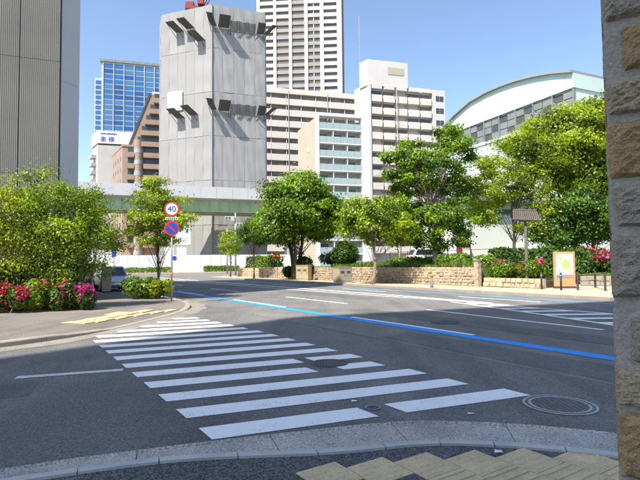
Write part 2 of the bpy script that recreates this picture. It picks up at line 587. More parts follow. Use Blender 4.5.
# repairs and cracks in the surfacing
patch('asphalt_patch', [NU(9.5, -6), NU(10.4, -6), NU(10.45, 13.2), NU(9.5, 13.0)], 0.003, M['asphalt_patch'], road)
patch('asphalt_patch', [NU(12.7, 16.5), NU(14.0, 16.4), NU(14.05, 24), NU(12.7, 24)], 0.003, M['asphalt_patch'], road)
patch('asphalt_patch', [NU(6.7, 3.0), NU(7.7, 3.1), NU(7.7, 8.2), NU(6.7, 8.0)], 0.003, M['asphalt_patch'], road)
patch('asphalt_patch', [(-0.75, 7.15), (0.75, 7.62), (0.55, 8.40), (-0.98, 7.92)], 0.0065, M['asphalt_patch'], side)
patch('asphalt_patch', [(-9.0, 3.9), (-3.6, 6.0), (-3.9, 6.75), (-9.3, 4.7)], 0.0065, M['asphalt_patch'], side)
strip('seam', [NU(6.52, -12), NU(6.5, 3), NU(6.53, 9), NU(6.5, 16.5)], 0.03, 0.0045, M['rib_dark'], side)

# ------------------------------------------------------------------ pavements and kerbs


def offset_poly(pts, d):
    out = []
    for i, p in enumerate(pts):
        a = Vector(pts[max(i - 1, 0)])
        b = Vector(pts[min(i + 1, len(pts) - 1)])
        t = (b - a).normalized()
        out.append((p[0] - t.y * d, p[1] + t.x * d))
    return out


def smooth_line(pts, step=0.25):
    """Catmull-Rom resampling of a 2D polyline."""
    P = [Vector((p[0], p[1])) for p in pts]
    out = []
    for i in range(len(P) - 1):
        p0, p1, p2, p3 = P[max(i - 1, 0)], P[i], P[i + 1], P[min(i + 2, len(P) - 1)]
        n = max(2, int((p2 - p1).length / step))
        for k in range(n):
            t = k / n
            out.append(0.5 * (2 * p1 + (p2 - p0) * t + (2 * p0 - 5 * p1 + 4 * p2 - p3) * t * t
                              + (3 * p1 - p0 - 3 * p2 + p3) * t ** 3))
    out.append(P[-1])
    return out


def kerb_stones(line, d0, d1, z_of, length, m, parent, name='kerb_stone', gap=0.008, bot=-0.02, roll=0.02):
    """Split a kerb line into stones; each one follows the curve. z_of(distance) gives (outer, inner) heights."""
    D = [0.0]
    for a, b in zip(line, line[1:]):
        D.append(D[-1] + (b - a).length)

    def at(s):
        s = min(max(s, 0), D[-1] - 1e-6)
        i = max(k for k in range(len(D)) if D[k] <= s)
        i = min(i, len(line) - 2)
        t = (s - D[i]) / (D[i + 1] - D[i])
        p = line[i].lerp(line[i + 1], t)
        g = (line[i + 1] - line[i]).normalized()
        return p, Vector((-g.y, g.x))
    s = 0.0
    made = []
    while s < D[-1] - 0.2:
        e = min(s + length * random.uniform(0.94, 1.06), D[-1])
        k = max(2, int((e - s) / 0.25) + 1)
        b = MB()
        vs = []
        for j in range(k):
            q = s + gap / 2 + (e - s - gap) * j / (k - 1)
            p, nrm = at(q)
            zo, zi = z_of(q)
            dd0 = d0(p) if callable(d0) else d0
            a0 = p + nrm * dd0
            a1 = p + nrm * (dd0 + roll)
            a2 = p + nrm * (d1(p) if callable(d1) else d1)
            vs += [(a0.x, a0.y, bot), (a0.x, a0.y, max(zo - roll, bot + 0.005)), (a1.x, a1.y, zo), (a2.x, a2.y, zi), (a2.x, a2.y, bot)]
        fs = []
        for j in range(k - 1):
            o = j * 5
            for c in range(5):
                c2 = (c + 1) % 5
                fs.append((o + c, o + 5 + c, o + 5 + c2, o + c2))
        fs += [(4, 3, 2, 1, 0), tuple((k - 1) * 5 + c for c in range(5))]
        b.add(vs, fs)
        made.append(b.build(name, m, parent))
        s = e
    return made


# near corner: the kerb sweeps round from the side street to the main road, dropped at the crossing
near_line = smooth_line([(-14, -0.9), (-9.0, 1.15), (-4.6, 2.93), (-2.48, 3.80), (-1.93, 4.02), (-1.07, 4.31), (-0.20, 4.57),
                         (0.67, 4.80), (1.35, 4.80), (2.22, 4.60), (3.0, 4.22), (4.2, 3.2), (6.0, 0.8), (12.0, -8.4)], 0.15)


def apron_w(p):
    # the dropped kerb at the crossing is wider than the plain kerb along the side street
    t = min(1.0, max(0.0, (p[0] + 1.6) / 1.9))
    return 0.27 + 0.30 * t * t * (3 - 2 * t)


# its pavement (kerb taken off on the inner side), as one sheet
inner = [p + Vector(((near_line[min(i + 1, len(near_line) - 1)] - near_line[max(i - 1, 0)]).normalized().y,
                     -(near_line[min(i + 1, len(near_line) - 1)] - near_line[max(i - 1, 0)]).normalized().x)) * (apron_w(p) + 0.07)
         for i, p in enumerate(near_line)]
poly = [(p.x, p.y) for p in inner] + [(12, -40), (-30, -40), (-30, -8)]
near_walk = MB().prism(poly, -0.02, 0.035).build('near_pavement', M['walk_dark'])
tag(near_walk, kind='structure')


def near_z(s):
    return (0.015, 0.055)


near_rev = [p for p in near_line]
kerb_stones(near_rev, 0.0, lambda p: -apron_w(p), lambda s: (0.02, 0.052), 1.15, M['kerb'], near_walk, 'kerb_stone', roll=-0.02)
kerb_stones(near_rev, lambda p: -apron_w(p) - 0.003, lambda p: -apron_w(p) - 0.072, lambda s: (0.056, 0.056), 0.62, M['kerb_smooth'], near_walk, 'kerb_edging', roll=-0.008)


def tactile_mesh(name, m, kind, size=0.30):
    b = MB().box(-size / 2 + 0.002, size / 2 - 0.002, -size / 2 + 0.002, size / 2 - 0.002, -0.02, 0.0)
    if kind == 'dots':
        n = 5
        for i in range(n):
            for j in range(n):
                x = (i - (n - 1) / 2) * size / n
                y = (j - (n - 1) / 2) * size / n
                ring = [(x + 0.021 * math.cos(a), y + 0.021 * math.sin(a), 0.0) for a in (k * math.pi / 3 for k in range(6))]
                top = [(x + 0.012 * math.cos(a), y + 0.012 * math.sin(a), 0.010) for a in (k * math.pi / 3 for k in range(6))]
                b.add(ring + top, [(k, (k + 1) % 6, 6 + (k + 1) % 6, 6 + k) for k in range(6)] + [tuple(range(6, 12))])
    else:
        for i in range(4):
            x = (i - 1.5) * size / 4
            b.box(x - 0.013, x + 0.013, -size / 2 + 0.02, size / 2 - 0.02, 0.0, 0.010)
    return b.mesh(name, m)


dot_me = tactile_mesh('tactile_dots', M['tactile'], 'dots', 0.36)
bar_me = tactile_mesh('tactile_bars', M['tactile'], 'bars', 0.36)
A_T = R(123.2)
tu = Vector((math.cos(A_T), math.sin(A_T)))       # walking direction
tv = Vector((math.sin(A_T), -math.cos(A_T)))      # to the right of it
# one stepped band of tiles that follows the kerb; bar tiles lead away at the right
origin = Vector((0.05, 3.62))
TS = 0.36
steps = {-1: -0.36, 0: 0.0, 1: -0.14, 2: -0.27, 3: -0.46, 4: -0.66, 5: -0.92}
for c, sh in steps.items():
    for r_ in range(1 if c < 2 else 3):
        p = origin + tv * ((TS + 0.002) * c) + tu * (sh - (TS + 0.002) * r_)
        bars = r_ >= 1
        link('tactile_tile', bar_me if bars else dot_me, near_walk, (p.x, p.y, 0.041), A_T - math.pi / 2 + (math.pi / 2 if bars else 0))

# far left corner
left_line = smooth_line([(-30, 2.2), (-14, 5.9), (-9.0, 7.75), (-6.9, 8.9), (-5.75, 10.3), (-5.15, 11.9), (-4.85, 13.6), (-4.65, 15.2),
                         (-4.62, 16.7), (-4.85, 18.1), (-5.6, 19.9), (-7.0, 22.2), (-8.0, 23.75)], 0.2)
lay = [NU(4.3, 24.6), NU(4.3, 44), NU(6.3, 47), NU(6.3, 62)]
left_all = left_line + [Vector(p) for p in lay]
inner = []
for i, p in enumerate(left_line):
    t = (left_line[min(i + 1, len(left_line) - 1)] - left_line[max(i - 1, 0)]).normalized()
    inner.append(p + Vector((-t.y, t.x)) * 0.2)
back = [NU(4.12, 24.4), NU(4.12, 44.2), NU(6.1, 47.2), NU(6.1, 62), NU(-40, 62), (-60, 30), (-60, -8)]


def left_z(s_p):
    # dropped towards the crossing, full height elsewhere
    d = min(1.0, max(0.0, (abs((s_p - Vector((-4.8, 14.2))).length) - 2.2) / 2.0))
    return 0.025 + 0.085 * d


b = MB()
ip = inner
n = len(ip)
ring2 = []
for i, p in enumerate(ip):
    t = (ip[min(i + 1, n - 1)] - ip[max(i - 1, 0)]).normalized()
    ring2.append(p + Vector((-t.y, t.x)) * 0.9)
vs = [(p.x, p.y, left_z(p)) for p in ip] + [(p.x, p.y, 0.11) for p in ring2]
fs = [(i, i + 1, n + i + 1, n + i) for i in range(n - 1)]
b.add(vs, fs)
b.sheet([(p.x, p.y) for p in ring2] + back, 0.11)
left_walk = b.build('left_pavement', M['walk_left'])
tag(left_walk, kind='structure')
D = [0.0]
for a, c in zip(left_line, left_line[1:]):
    D.append(D[-1] + (c - a).length)


def left_kz(s):
    i = max(k for k in range(len(D)) if D[k] <= s + 1e-6)
    z = left_z(left_line[i])
    return (z + 0.004, z + 0.006)


kerb_stones(left_line, 0.0, 0.2, left_kz, 1.0, M['kerb_warm'], left_walk)
kerb_stones([Vector(p) for p in lay], 0.0, 0.17, lambda s: (0.115, 0.117), 2.0, M['kerb_warm'], left_walk)
# gutter apron of pale concrete in front of it
ap = []
for i, p in enumerate(left_line):
    t = (left_line[min(i + 1, len(left_line) - 1)] - left_line[max(i - 1, 0)]).normalized()
    ap.append(p + Vector((t.y, -t.x)) * (0.55 + 0.05 * math.sin(i * 0.9)))
b = MB()
n = len(ap)
b.add([(p.x, p.y, 0.0085) for p in ap] + [(p.x, p.y, 0.0095) for p in left_line],
      [(i, i + 1, n + i + 1, n + i) for i in range(n - 1)])
b.build('gutter', M['gutter'], left_walk)
ydot_me = tactile_mesh('tactile_yellow_dots', M['tactile_yellow'], 'dots', 0.36)


def left_ground(q):
    i = min(range(len(ip)), key=lambda k: (ip[k] - q).length)
    z0 = left_z(ip[i])
    return z0 + (0.11 - z0) * min(1.0, (ip[i] - q).length / 0.9)


org = Vector((-6.15, 12.62))
for i in range(11):
    p = org + Vector((0.105, 0.385)) * i + Vector((0.07, -0.02)) * (i % 2)
    for c in range((2, 2, 2, 2, 2, 3, 3, 2, 2, 1, 1)[i]):
        q = p + Vector((-0.355, 0.10)) * c * 1.05
        link('tactile_tile', ydot_me, left_walk, (q.x, q.y, left_ground(q) + 0.007), R(-16))
# far pavement along the park, with kerb
fw = MB().prism([NU(19.98, -30), NU(23.6, -30), NU(30, -30), NU(30, 16.5), NU(23.2, 16.5), NU(23.2, 56), NU(19.98, 54)], -0.02, 0.12)
far_walk = fw.build('far_pavement', M['paving'])
tag(far_walk, kind='structure')
kerb_stones([Vector(NU(19.98, -20)), Vector(NU(19.98, 54))], 0.0, 0.18, lambda s: (0.121, 0.123), 2.0, M['kerb_warm'], far_walk, roll=0.02)
# pavement of the building-site block beyond the junction
tw_dir = Vector((math.cos(R(20)), math.sin(R(20))))
tw0 = Vector((-20.6, 88.2))
a = tw0 - tw_dir * 60
c = tw0 + tw_dir * 14
site_walk = MB().prism([tuple(a), tuple(c), (c.x + 1, c.y + 60), (a.x - 20, a.y + 60)], -0.02, 0.13).build('site_pavement', M['paving'])
tag(site_walk, kind='structure')


def manhole(name, label, p, r, m1, m2, rings=(0.98, 0.9, 0.82)):
    t = thing(name, label, 'manhole cover', (p[0], p[1], 0.0))
    k = 40

    def annulus(r0, r1, z):
        b = MB()
        b.add([(r0 * math.cos(2 * math.pi * i / k), r0 * math.sin(2 * math.pi * i / k), z) for i in range(k)]
              + [(r1 * math.cos(2 * math.pi * i / k), r1 * math.sin(2 * math.pi * i / k), z) for i in range(k)],
              [(i, (i + 1) % k, k + (i + 1) % k, k + i) for i in range(k)])
        return b
    b = MB()
    b.prism([(r * math.cos(2 * math.pi * i / k), r * math.sin(2 * math.pi * i / k)) for i in range(k)], -0.02, 0.011)
    b.build('cover_plate', m1, t)
    b = MB()
    for q in (1.0, 0.84):
        g = annulus(r * q, r * (q - 0.07), 0.015)
        b.add(g.v, g.f)
    b.build('cover_ring', m2, t)
    # studs
    b = MB()
    s = r * 0.16
    j = int(r / s)
    for x in range(-j, j + 1):
        for y in range(-j, j + 1):
            if (x * x + y * y) * s * s < (r * 0.70) ** 2:
                b.box(x * s - s * 0.3, x * s + s * 0.3, y * s - s * 0.3, y * s + s * 0.3, 0.010, 0.0135)
    b.build('stud_pattern', m1 if r < 0.2 else MATS['iron'], t)['kind'] = 'stuff'
    return t


manhole('manhole_cover', 'large round manhole cover with double pale ring near the stone pillar', (2.62, 5.40), 0.38, M['asphalt_side'], M['iron_pale'])
manhole('manhole_cover', 'tiny round cover between the two pieces of the nearest crosswalk bar', (0.56, 5.37), 0.09, M['iron'], M['iron_pale'])
manhole('manhole_cover', 'dark round cover in the gap of the crosswalk bars', (0.13, 7.74), 0.30, M['iron'], M['iron'])
manhole('manhole_cover', 'dark round cover on the main road beyond the blue line', (3.25, 12.7), 0.36, M['iron'], M['iron'])

# ------------------------------------------------------------------ foliage


def leaf_quads(centers, normals, size, tone, name, m, parent, aspect=0.55, kind=None):
    n = len(centers)
    rnd = RNG.normal(size=(n, 3))
    nrm = normals / np.linalg.norm(normals, axis=1, keepdims=True)
    t = np.cross(nrm, rnd)
    t /= np.linalg.norm(t, axis=1, keepdims=True) + 1e-9
    bt = np.cross(nrm, t)
    s = size * RNG.uniform(0.65, 1.35, (n, 1))
    v = np.empty((n, 4, 3))
    v[:, 0] = centers + t * s
    v[:, 1] = centers + bt * s * aspect + nrm * s * 0.12
    v[:, 2] = centers - t * s
    v[:, 3] = centers - bt * s * aspect + nrm * s * 0.12
    me = bpy.data.meshes.new(name)
    me.vertices.add(n * 4)
    me.loops.add(n * 4)
    me.polygons.add(n)
    me.vertices.foreach_set('co', v.reshape(-1).astype(np.float32))
    me.loops.foreach_set('vertex_index', np.arange(n * 4, dtype=np.int32))
    me.polygons.foreach_set('loop_start', np.arange(0, n * 4, 4, dtype=np.int32))
    me.polygons.foreach_set('loop_total', np.full(n, 4, dtype=np.int32))
    at = me.attributes.new('tone', 'FLOAT', 'POINT')
    at.data.foreach_set('value', np.repeat(np.clip(tone, 0, 1), 4).astype(np.float32))
    me.materials.append(m)
    me.update(calc_edges=True)
    o = link(name, me, parent)
    if kind:
        o['kind'] = kind
    return o


def crown(parent, lobes, n_clump, per, size, m, name='crown', sig=0.33, flat=0.6, shell=0.5, tone_bias=0.0, rs=None):
    """Leaf clumps spread through ellipsoid lobes: (cx, cy, cz, rx, ry, rz). Returns clump centres."""
    C = []
    N = []
    T = []
    cents = []
    vol = np.array([l[3] * l[4] * l[5] for l in lobes]) ** 0.67
    vol = vol / vol.sum()
    for li, l in enumerate(lobes):
        c0 = np.array(l[:3])
        rad = np.array(l[3:6])
        for _ in range(max(2, int(n_clump * vol[li]))):
            d = RNG.normal(size=3)
            d /= np.linalg.norm(d)
            r_ = shell + (1 - shell) * RNG.random() ** 0.6
            if RNG.random() < 0.12:
                r_ *= 1.12
            c = c0 + d * rad * r_
            cents.append(c)
            k = int(2.35 * per * RNG.uniform(0.45, 1.4))
            sg = sig * RNG.uniform(0.7, 1.35)
            off = RNG.normal(size=(k, 3)) * np.array([sg, sg, sg * flat])
            C.append(c + off)
            N.append(np.array([0, 0, 0.55]) + d * 0.35 + off * 0.5 / sg + RNG.normal(size=(k, 3)) * 0.55)
            tb = RNG.uniform(0.05, 0.85) + tone_bias
            T.append(tb + RNG.normal(size=k) * 0.17)
    C = np.concatenate(C)
    N = np.concatenate(N)
    T = np.concatenate(T)
    leaf_quads(C, N, size * 0.66, T, name, m, parent)
    return cents


def limb_path(a, b_, sag=0.15, n=5):
    a = Vector(a)
    b_ = Vector(b_)
    L = (b_ - a).length
    pts = []
    w = Vector((random.uniform(-1, 1), random.uniform(-1, 1), 0)) * L * 0.07
    for i in range(n):
        t = i / (n - 1)
        p = a.lerp(b_, t)
        p += w * math.sin(t * math.pi) + Vector((0, 0, L * sag)) * math.sin(t * math.pi)
        pts.append(p)
    return pts


def tree(name, label, loc, trunk_h, r0, lobes, n_clump, per, leaf, lm, bm='bark', n_limbs=10, group=None, sig=0.33, stems=1,
         spread=0.9, lean=(0, 0), flat=0.6, shell=0.5, tone_bias=0.0):
    t = thing(name, label, 'tree', loc, 0, group)
    b = MB()
    tops = []
    for s in range(stems):
        a = 2 * math.pi * s / max(1, stems) + 0.6
        sp = 0.0 if stems == 1 else 0.18
        base = Vector((sp * math.cos(a), sp * math.sin(a), 0))
        top = Vector((lean[0] + (0 if stems == 1 else spread * math.cos(a)), lean[1] + (0 if stems == 1 else spread * math.sin(a)), trunk_h))
        pts = limb_path(base, top, 0.0, 7)
        rr = [r0 * (1.25 if i == 0 else 1.0) * (1 - 0.09 * i) for i in range(7)]
        b.tube(pts, rr, 9)
        tops.append((pts, rr[-1]))
    b.build('trunk', M[bm], t, smooth=True)
    cents = crown(t, lobes, n_clump, per, leaf, M[lm], sig=sig, flat=flat, shell=shell, tone_bias=tone_bias)
    random.shuffle(cents)
    b = MB()
    for i, c in enumerate(cents[:n_limbs * 3]):
        pts, rt = tops[i % len(tops)]
        j = random.choice((2, 3, 4, 5, 6)) if i >= n_limbs // 4 else 6
        p = limb_path(pts[j], c, 0.10, 5)
        rb = (rt * 0.62 if i < n_limbs else rt * 0.3)
        b.tube(p, [rb * (1 - 0.2 * k) for k in range(5)], 5, cap=False)
        for _ in range(2):
            e = Vector(c) + Vector((random.uniform(-1, 1), random.uniform(-1, 1), random.uniform(-0.4, 0.8))) * sig * 2.2
            b.tube([p[3], (p[3] + e) / 2 + Vector((0, 0, 0.05)), e], [rb * 0.35, rb * 0.25, rb * 0.12], 4, cap=False)
    b.build('limbs', M[bm], t, smooth=True)
    return t


def bush(name, label, loc, size, n, leaf, lm, cat='bush', group=None, flowers=None, nfl=0, lumps=5, rz=0.0, tone_bias=0.0, fl_size=None):
    """A dense shrub: leaf shell over several lumps, with stems inside and, if asked, blossoms over it."""
    t = thing(name, label, cat, loc, rz, group)
    sx, sy, sz = size
    L = []
    for i in range(lumps):
        L.append((random.uniform(-0.55, 0.55) * sx, random.uniform(-0.45, 0.45) * sy, sz * random.uniform(0.42, 0.6),
                  sx * random.uniform(0.35, 0.55), sy * random.uniform(0.4, 0.6), sz * random.uniform(0.36, 0.48)))
    C = []
    N = []
    T = []
    F = []
    for l in L:
        k = n // lumps
        d = RNG.normal(size=(k, 3))
        d /= np.linalg.norm(d, axis=1, keepdims=True)
        rr = RNG.uniform(0.72, 1.06, (k, 1))
        c = np.array(l[:3]) + d * np.array(l[3:]) * rr
        C.append(c)
        N.append(d + RNG.normal(size=(k, 3)) * 0.5 + np.array([0, 0, 0.3]))
        T.append(0.45 + tone_bias + RNG.normal(size=k) * 0.22)
        if nfl:
            kk = nfl // lumps
            cl = RNG.normal(size=(max(2, kk // 12), 3))
            cl[:, 2] = np.abs(cl[:, 2])
            pick = cl[RNG.integers(0, len(cl), kk)] + RNG.normal(size=(kk, 3)) * 0.35
            pick /= np.linalg.norm(pick, axis=1, keepdims=True)
            F.append(np.array(l[:3]) + pick * np.array(l[3:]) * RNG.uniform(1.0, 1.12, (kk, 1)))
    C = np.concatenate(C)
    ok = C[:, 2] > 0.02
    leaf_quads(C[ok], np.concatenate(N)[ok], leaf, np.concatenate(T)[ok], 'foliage', M[lm], t)
    b = MB()
    for i in range(5):
        e = Vector(L[i % len(L)][:3])
        b.tube(limb_path((e.x * 0.4, e.y * 0.4, 0), e, 0.05, 4), [0.03, 0.025, 0.02, 0.012], 5, cap=False)
    b.build('stems', M['bark'], t)
    if nfl:
        Fc = np.concatenate(F)
        ok = Fc[:, 2] > 0.05
        Fc = Fc[ok]
        leaf_quads(Fc, RNG.normal(size=Fc.shape) + np.array([0, -0.3, 0.6]), fl_size or leaf * 0.9, RNG.random(len(Fc)), 'blossoms', M[flowers], t, aspect=0.85)
    return t


def hedge(name, label, loc, rz, lx, ly, h, n, leaf, lm='leaf_hedge', group=None, cat='hedge', tone_bias=0.0):
    t = thing(name, label, cat, loc, rz, group)
    p = RNG.uniform(-1, 1, (n, 3))
    face = RNG.integers(0, 4, n)
    p[:, 0] *= lx / 2
    p[:, 1] *= ly / 2
    p[:, 2] = (p[:, 2] * 0.5 + 0.5) * h
    nr = RNG.normal(size=(n, 3)) * 0.5
    top = face == 0
    p[top, 2] = h + RNG.normal(size=top.sum()) * 0.05 + 0.06 * np.sin(p[top, 0] * 2.1)
    nr[top] += (0, 0, 1)
    fr = face == 1
    p[fr, 1] = -ly / 2 + RNG.normal(size=fr.sum()) * 0.05
    nr[fr] += (0, -1, 0.3)
    bk = face == 2
    p[bk, 1] = ly / 2 + RNG.normal(size=bk.sum()) * 0.05
    nr[bk] += (0, 1, 0.3)
    leaf_quads(p, nr, leaf, 0.45 + tone_bias + RNG.normal(size=n) * 0.22, 'foliage', M[lm], t)
    b = MB()
    for i in range(max(3, int(lx))):
        x = (i + 0.5) / max(3, int(lx)) * lx - lx / 2
        b.tube([(x, 0, 0), (x + 0.05, 0.03, h * 0.5), (x - 0.05, -0.05, h * 0.85)], [0.03, 0.02, 0.01], 5)
    b.build('stems', M['bark'], t)
    return t

# ------------------------------------------------------------------ buildings
# Each stands in its own frame: x along the front, y into the building, z up.

# --- ribbed metal-clad building on the left
F0 = (-10.4, 19.2)
rb = thing('office_building', 'tall grey-brown building with ribbed metal cladding behind the left shrubs', 'building', (F0[0], F0[1], 0.0), R(21))
HR = 26.0
ch = Vector((math.cos(R(44)), math.sin(R(44)))) * 0.84          # the chamfered corner
bk = Vector((math.cos(R(102)), math.sin(R(102)))) * 16.0
core = MB().prism([(-15, 0.06), (0, 0.06), (ch.x - 0.03, ch.y + 0.03), (ch.x + bk.x, ch.y + bk.y), (-15 + bk.x, bk.y)], 0, HR)
core.build('wall', M['rib_dark'], rb)
PW, PH = 1.42, 4.62
pb = MB()
nr_ = 20
prof = []
for i in range(nr_):
    x0 = 0.015 + (PW - 0.03) * i / nr_
    dx = (PW - 0.03) / nr_
    prof += [(x0, 0.009), (x0 + dx * 0.30, 0.009), (x0 + dx * 0.42, 0.0), (x0 + dx * 0.88, 0.0)]
prof.append((PW - 0.03, 0.009))
nv = len(prof)
pb.add([(p[0], p[1] - 0.0, 0.008) for p in prof] + [(p[0], p[1] - 0.0, PH - 0.008) for p in prof],
       [(i, i + 1, nv + i + 1, nv + i) for i in range(nv - 1)])
pme = pb.mesh('cladding_panel', M['rib'])
for r_ in range(6):
    for c in range(10):
        z = 9.83 - PH * 2 + PH * r_
        if z + PH > HR + 1.5:
            continue
        link('cladding_panel', pme, rb, (-0.04 - PW * (c + 1), 0.0, z))
b = MB()
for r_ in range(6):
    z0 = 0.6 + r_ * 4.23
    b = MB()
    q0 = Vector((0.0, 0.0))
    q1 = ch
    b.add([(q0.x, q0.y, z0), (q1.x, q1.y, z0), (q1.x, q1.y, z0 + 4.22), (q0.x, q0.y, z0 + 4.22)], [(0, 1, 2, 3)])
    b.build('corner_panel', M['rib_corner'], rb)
MB().prism([(-15, -0.05), (0, -0.05), (ch.x + 0.05, ch.y), (ch.x + bk.x + 0.05, ch.y + bk.y), (-15 + bk.x, bk.y + 0.05)], HR, HR + 0.35).build('roof_coping', M['rib_corner'], rb)
MB().box(-15, 0.0, -0.02, 0.05, 0.0, 0.62).build('plinth', M['concrete'], rb)
# windows on the road side of it
u2 = bk.normalized()
wp = MB().box(-0.6, 0.6, -0.03, 0.03, 0, 1.5).mesh('window', M['dark_win'])
for r_ in range(6):
    for c in range(4):
        q = ch + u2 * (2.5 + 3.3 * c)
        link('window', wp, rb, (q.x, q.y, 1.4 + 4.0 * r_), R(102))

# --- building at the camera's back: it shades the near road
bA = thing('office_building', 'beige office block at the near corner, shading the crossing', 'building', (-25.0, -15.5, 0), R(20))
HA = 53.0
MB().box(0, 22, -14.0, 0.0, 0, HA).build('wall', M['beige_block'], bA)
MB().box(-0.1, 22.1, -14.1, -0.1, HA, HA + 0.25).build('roof_coping', M['concrete'], bA)
wme = MB().box(-1.3, 1.3, -0.06, 0.04, 0, 1.7).mesh('window', M['dark_win'])
for f in range(12):
    for c in range(5):
        link('window', wme, bA, (2.6 + 3.7 * c, 0.0, 4.6 + 3.45 * f))
MB().box(5, 11, -0.1, 0.05, 0.04, 3.1).build('entrance', M['car_glass'], bA)

# --- tower under construction, wrapped in grey sheets
tw = thing('wrapped_tower', 'tall tower under construction wrapped in pale grey sheeting', 'building', (-23.28, 104.0, 0.13))
HT = 58.6
aR, aL = R(19), R(161)
dR = Vector((math.cos(aR), math.sin(aR)))
dL = Vector((math.cos(aL), math.sin(aL)))
pR = dR * 11.9
pL = dL * 13.3
pLL = pL + Vector((math.cos(R(112)), math.sin(R(112)))) * 6.0
pRR = pR + Vector((math.cos(R(95)), math.sin(R(95)))) * 9.0
poly = [(0, 0.0), tuple(pR), tuple(pRR), (pRR.x - 8, pRR.y + 7), (pLL.x + 8, pLL.y + 7), tuple(pLL), tuple(pL)]
MB().prism([(p[0], p[1] + 0.25) for p in poly], 0, HT - 0.4).build('scaffold_core', M['sheet_b'], tw)


def sheet_panel(w, h, m, seed):
    """A slack sheet, bulging between its ties."""
    rg = random.Random(seed)
    nx, nz = 7, 12
    ph = [rg.uniform(0, 6.3) for _ in range(4)]
    vs = []
    for j in range(nz + 1):
        for i in range(nx + 1):
            x = i / nx
            z = j / nz
            y = -0.05 * math.sin(math.pi * x) ** 0.7 * (0.6 + 0.4 * math.sin(4.2 * z * math.pi + ph[0]))
            y -= 0.05 * math.sin(7 * x + 5 * z + ph[1]) * math.sin(math.pi * x) + 0.03 * math.sin(11 * z + ph[2])
            vs.append((x * w, y, z * h))
    fs = []
    for j in range(nz):
        for i in range(nx):
            o = j * (nx + 1) + i
            fs.append((o, o + 1, o + nx + 2, o + nx + 1))
    return MB().add(vs, fs).mesh('sheet_panel', m, True)


SH = [sheet_panel(1.0, 9.7, M[k], s) for s, k in enumerate(('sheet', 'sheet_b', 'sheet_c', 'sheet', 'sheet_c', 'sheet_b', 'sheet'))]


def panel_row(p0, ang, length, n, h0=0.0):
    w = length / n
    d = Vector((math.cos(ang), math.sin(ang)))
    for r_ in range(6):
        for c in range(n):
            q = p0 + d * (w * c)
            link('sheet_panel', random.choice(SH), tw, (q.x, q.y, 0.2 + 9.75 * r_), ang, (w - 0.03, 1, random.uniform(0.996, 1.0)))


panel_row(Vector((0, 0)), aR, 11.9, 5)
panel_row(pL, aL - math.pi, 13.3, 6)
panel_row(pLL, R(112 - 180), 6.0, 3)
panel_row(pR, R(95), 9.0, 3)
# rope down the nearest corner and a rounded top hem
MB().tube([(0, -0.14, 0.2), (0, -0.16, 30), (0, -0.14, HT)], 0.16, 6).build('corner_tie', M['sheet_c'], tw)


def guard(p0, ang, s, z, w, m, out=1.5, rise=1.5, tip=0.0, bulge=False):
    """A debris guard: a panel leaning out and up from the scaffold."""
    d = Vector((math.cos(ang), math.sin(ang), 0))
    nrm = Vector((math.sin(ang), -math.cos(ang), 0))
    a = Vector((p0.x, p0.y, 0)) + d * s + Vector((0, 0, z)) + nrm * 0.15
    b_ = a + d * w
    c = b_ + nrm * out + Vector((0, 0, rise)) + d * tip
    e = a + nrm * out + Vector((0, 0, rise)) + d * tip
    k = 6 if bulge else 1
    bb = MB()
    vs = []
    for i in range(k + 1):
        t = i / k
        sag = -0.35 * math.sin(math.pi * t) if bulge else 0
        for lo, hi, off in ((a, b_, 0), (e, c, 0)):
            p = lo.lerp(hi, t) + Vector((0, 0, sag * (1 if lo is a else 0.5)))
            vs += [p, p + nrm * -0.08 + Vector((0, 0, 0.08))]
    fs = []
    for i in range(k):
        o = 4 * i
        fs += [(o, o + 4, o + 6, o + 2), (o + 1, o + 3, o + 7, o + 5), (o, o + 1, o + 5, o + 4), (o + 2, o + 6, o + 7, o + 3)]
    fs += [(0, 2, 3, 1), (4 * k, 4 * k + 1, 4 * k + 3, 4 * k + 2)]
    bb.add(vs, fs)
    o = bb.build('debris_guard', m, tw, smooth=False)
    st = MB()
    for t in (0.1, 0.9):
        st.tube([a.lerp(b_, t) - Vector((0, 0, 1.3)), e.lerp(c, t)], 0.06, 5)
    st.build('strut', M['guard'], o)
    return o


Z0 = Vector((0, 0))
for zz, dz in ((53.6, 0), (34.9, 0)):
    guard(Z0, aR, -0.3, zz + 0.2, 1.3, M['guard'], 2.7, 1.5, -1.3)
    guard(Z0, aR, 1.3, zz + 0.1, 2.4, M['guard'], 2.9, 1.5)
    for i in range(3):
        guard(Z0, aR, 3.8 + 1.95 * i, zz - 0.1, 1.9, M['guard_sheet'], 0.7, 1.9, 0, True)
    guard(Z0, aR, 9.9, zz - 0.2, 1.7, M['guard'], 2.4, 1.5)
    guard(Z0, aR, 11.5, zz - 0.1, 1.0, M['guard'], 2.2, 1.4, 1.6)
for s, z in ((9.2, 54.6), (6.4, 54.9), (3.6, 51.6)):
    guard(pL, aL - math.pi, 13.3 - s, z - 0.9, 2.0, M['guard'], 2.8, 1.3, -0.9)
for s, z in ((8.9, 34.6), (5.4, 34.9)):
    guard(pL, aL - math.pi, 13.3 - s, z - 0.6, 2.0, M['guard'], 2.8, 1.5, -0.9)
q = pL + dL * -1.9
mw = MB().box(0, 3.9, -0.10, 0.0, 0, 4.4).build('white_panel', M['white_panel'], tw, loc=(pL.x - dL.x * 1.9, pL.y - dL.y * 1.9 - 0.25, 35.8), rz=aL - math.pi)
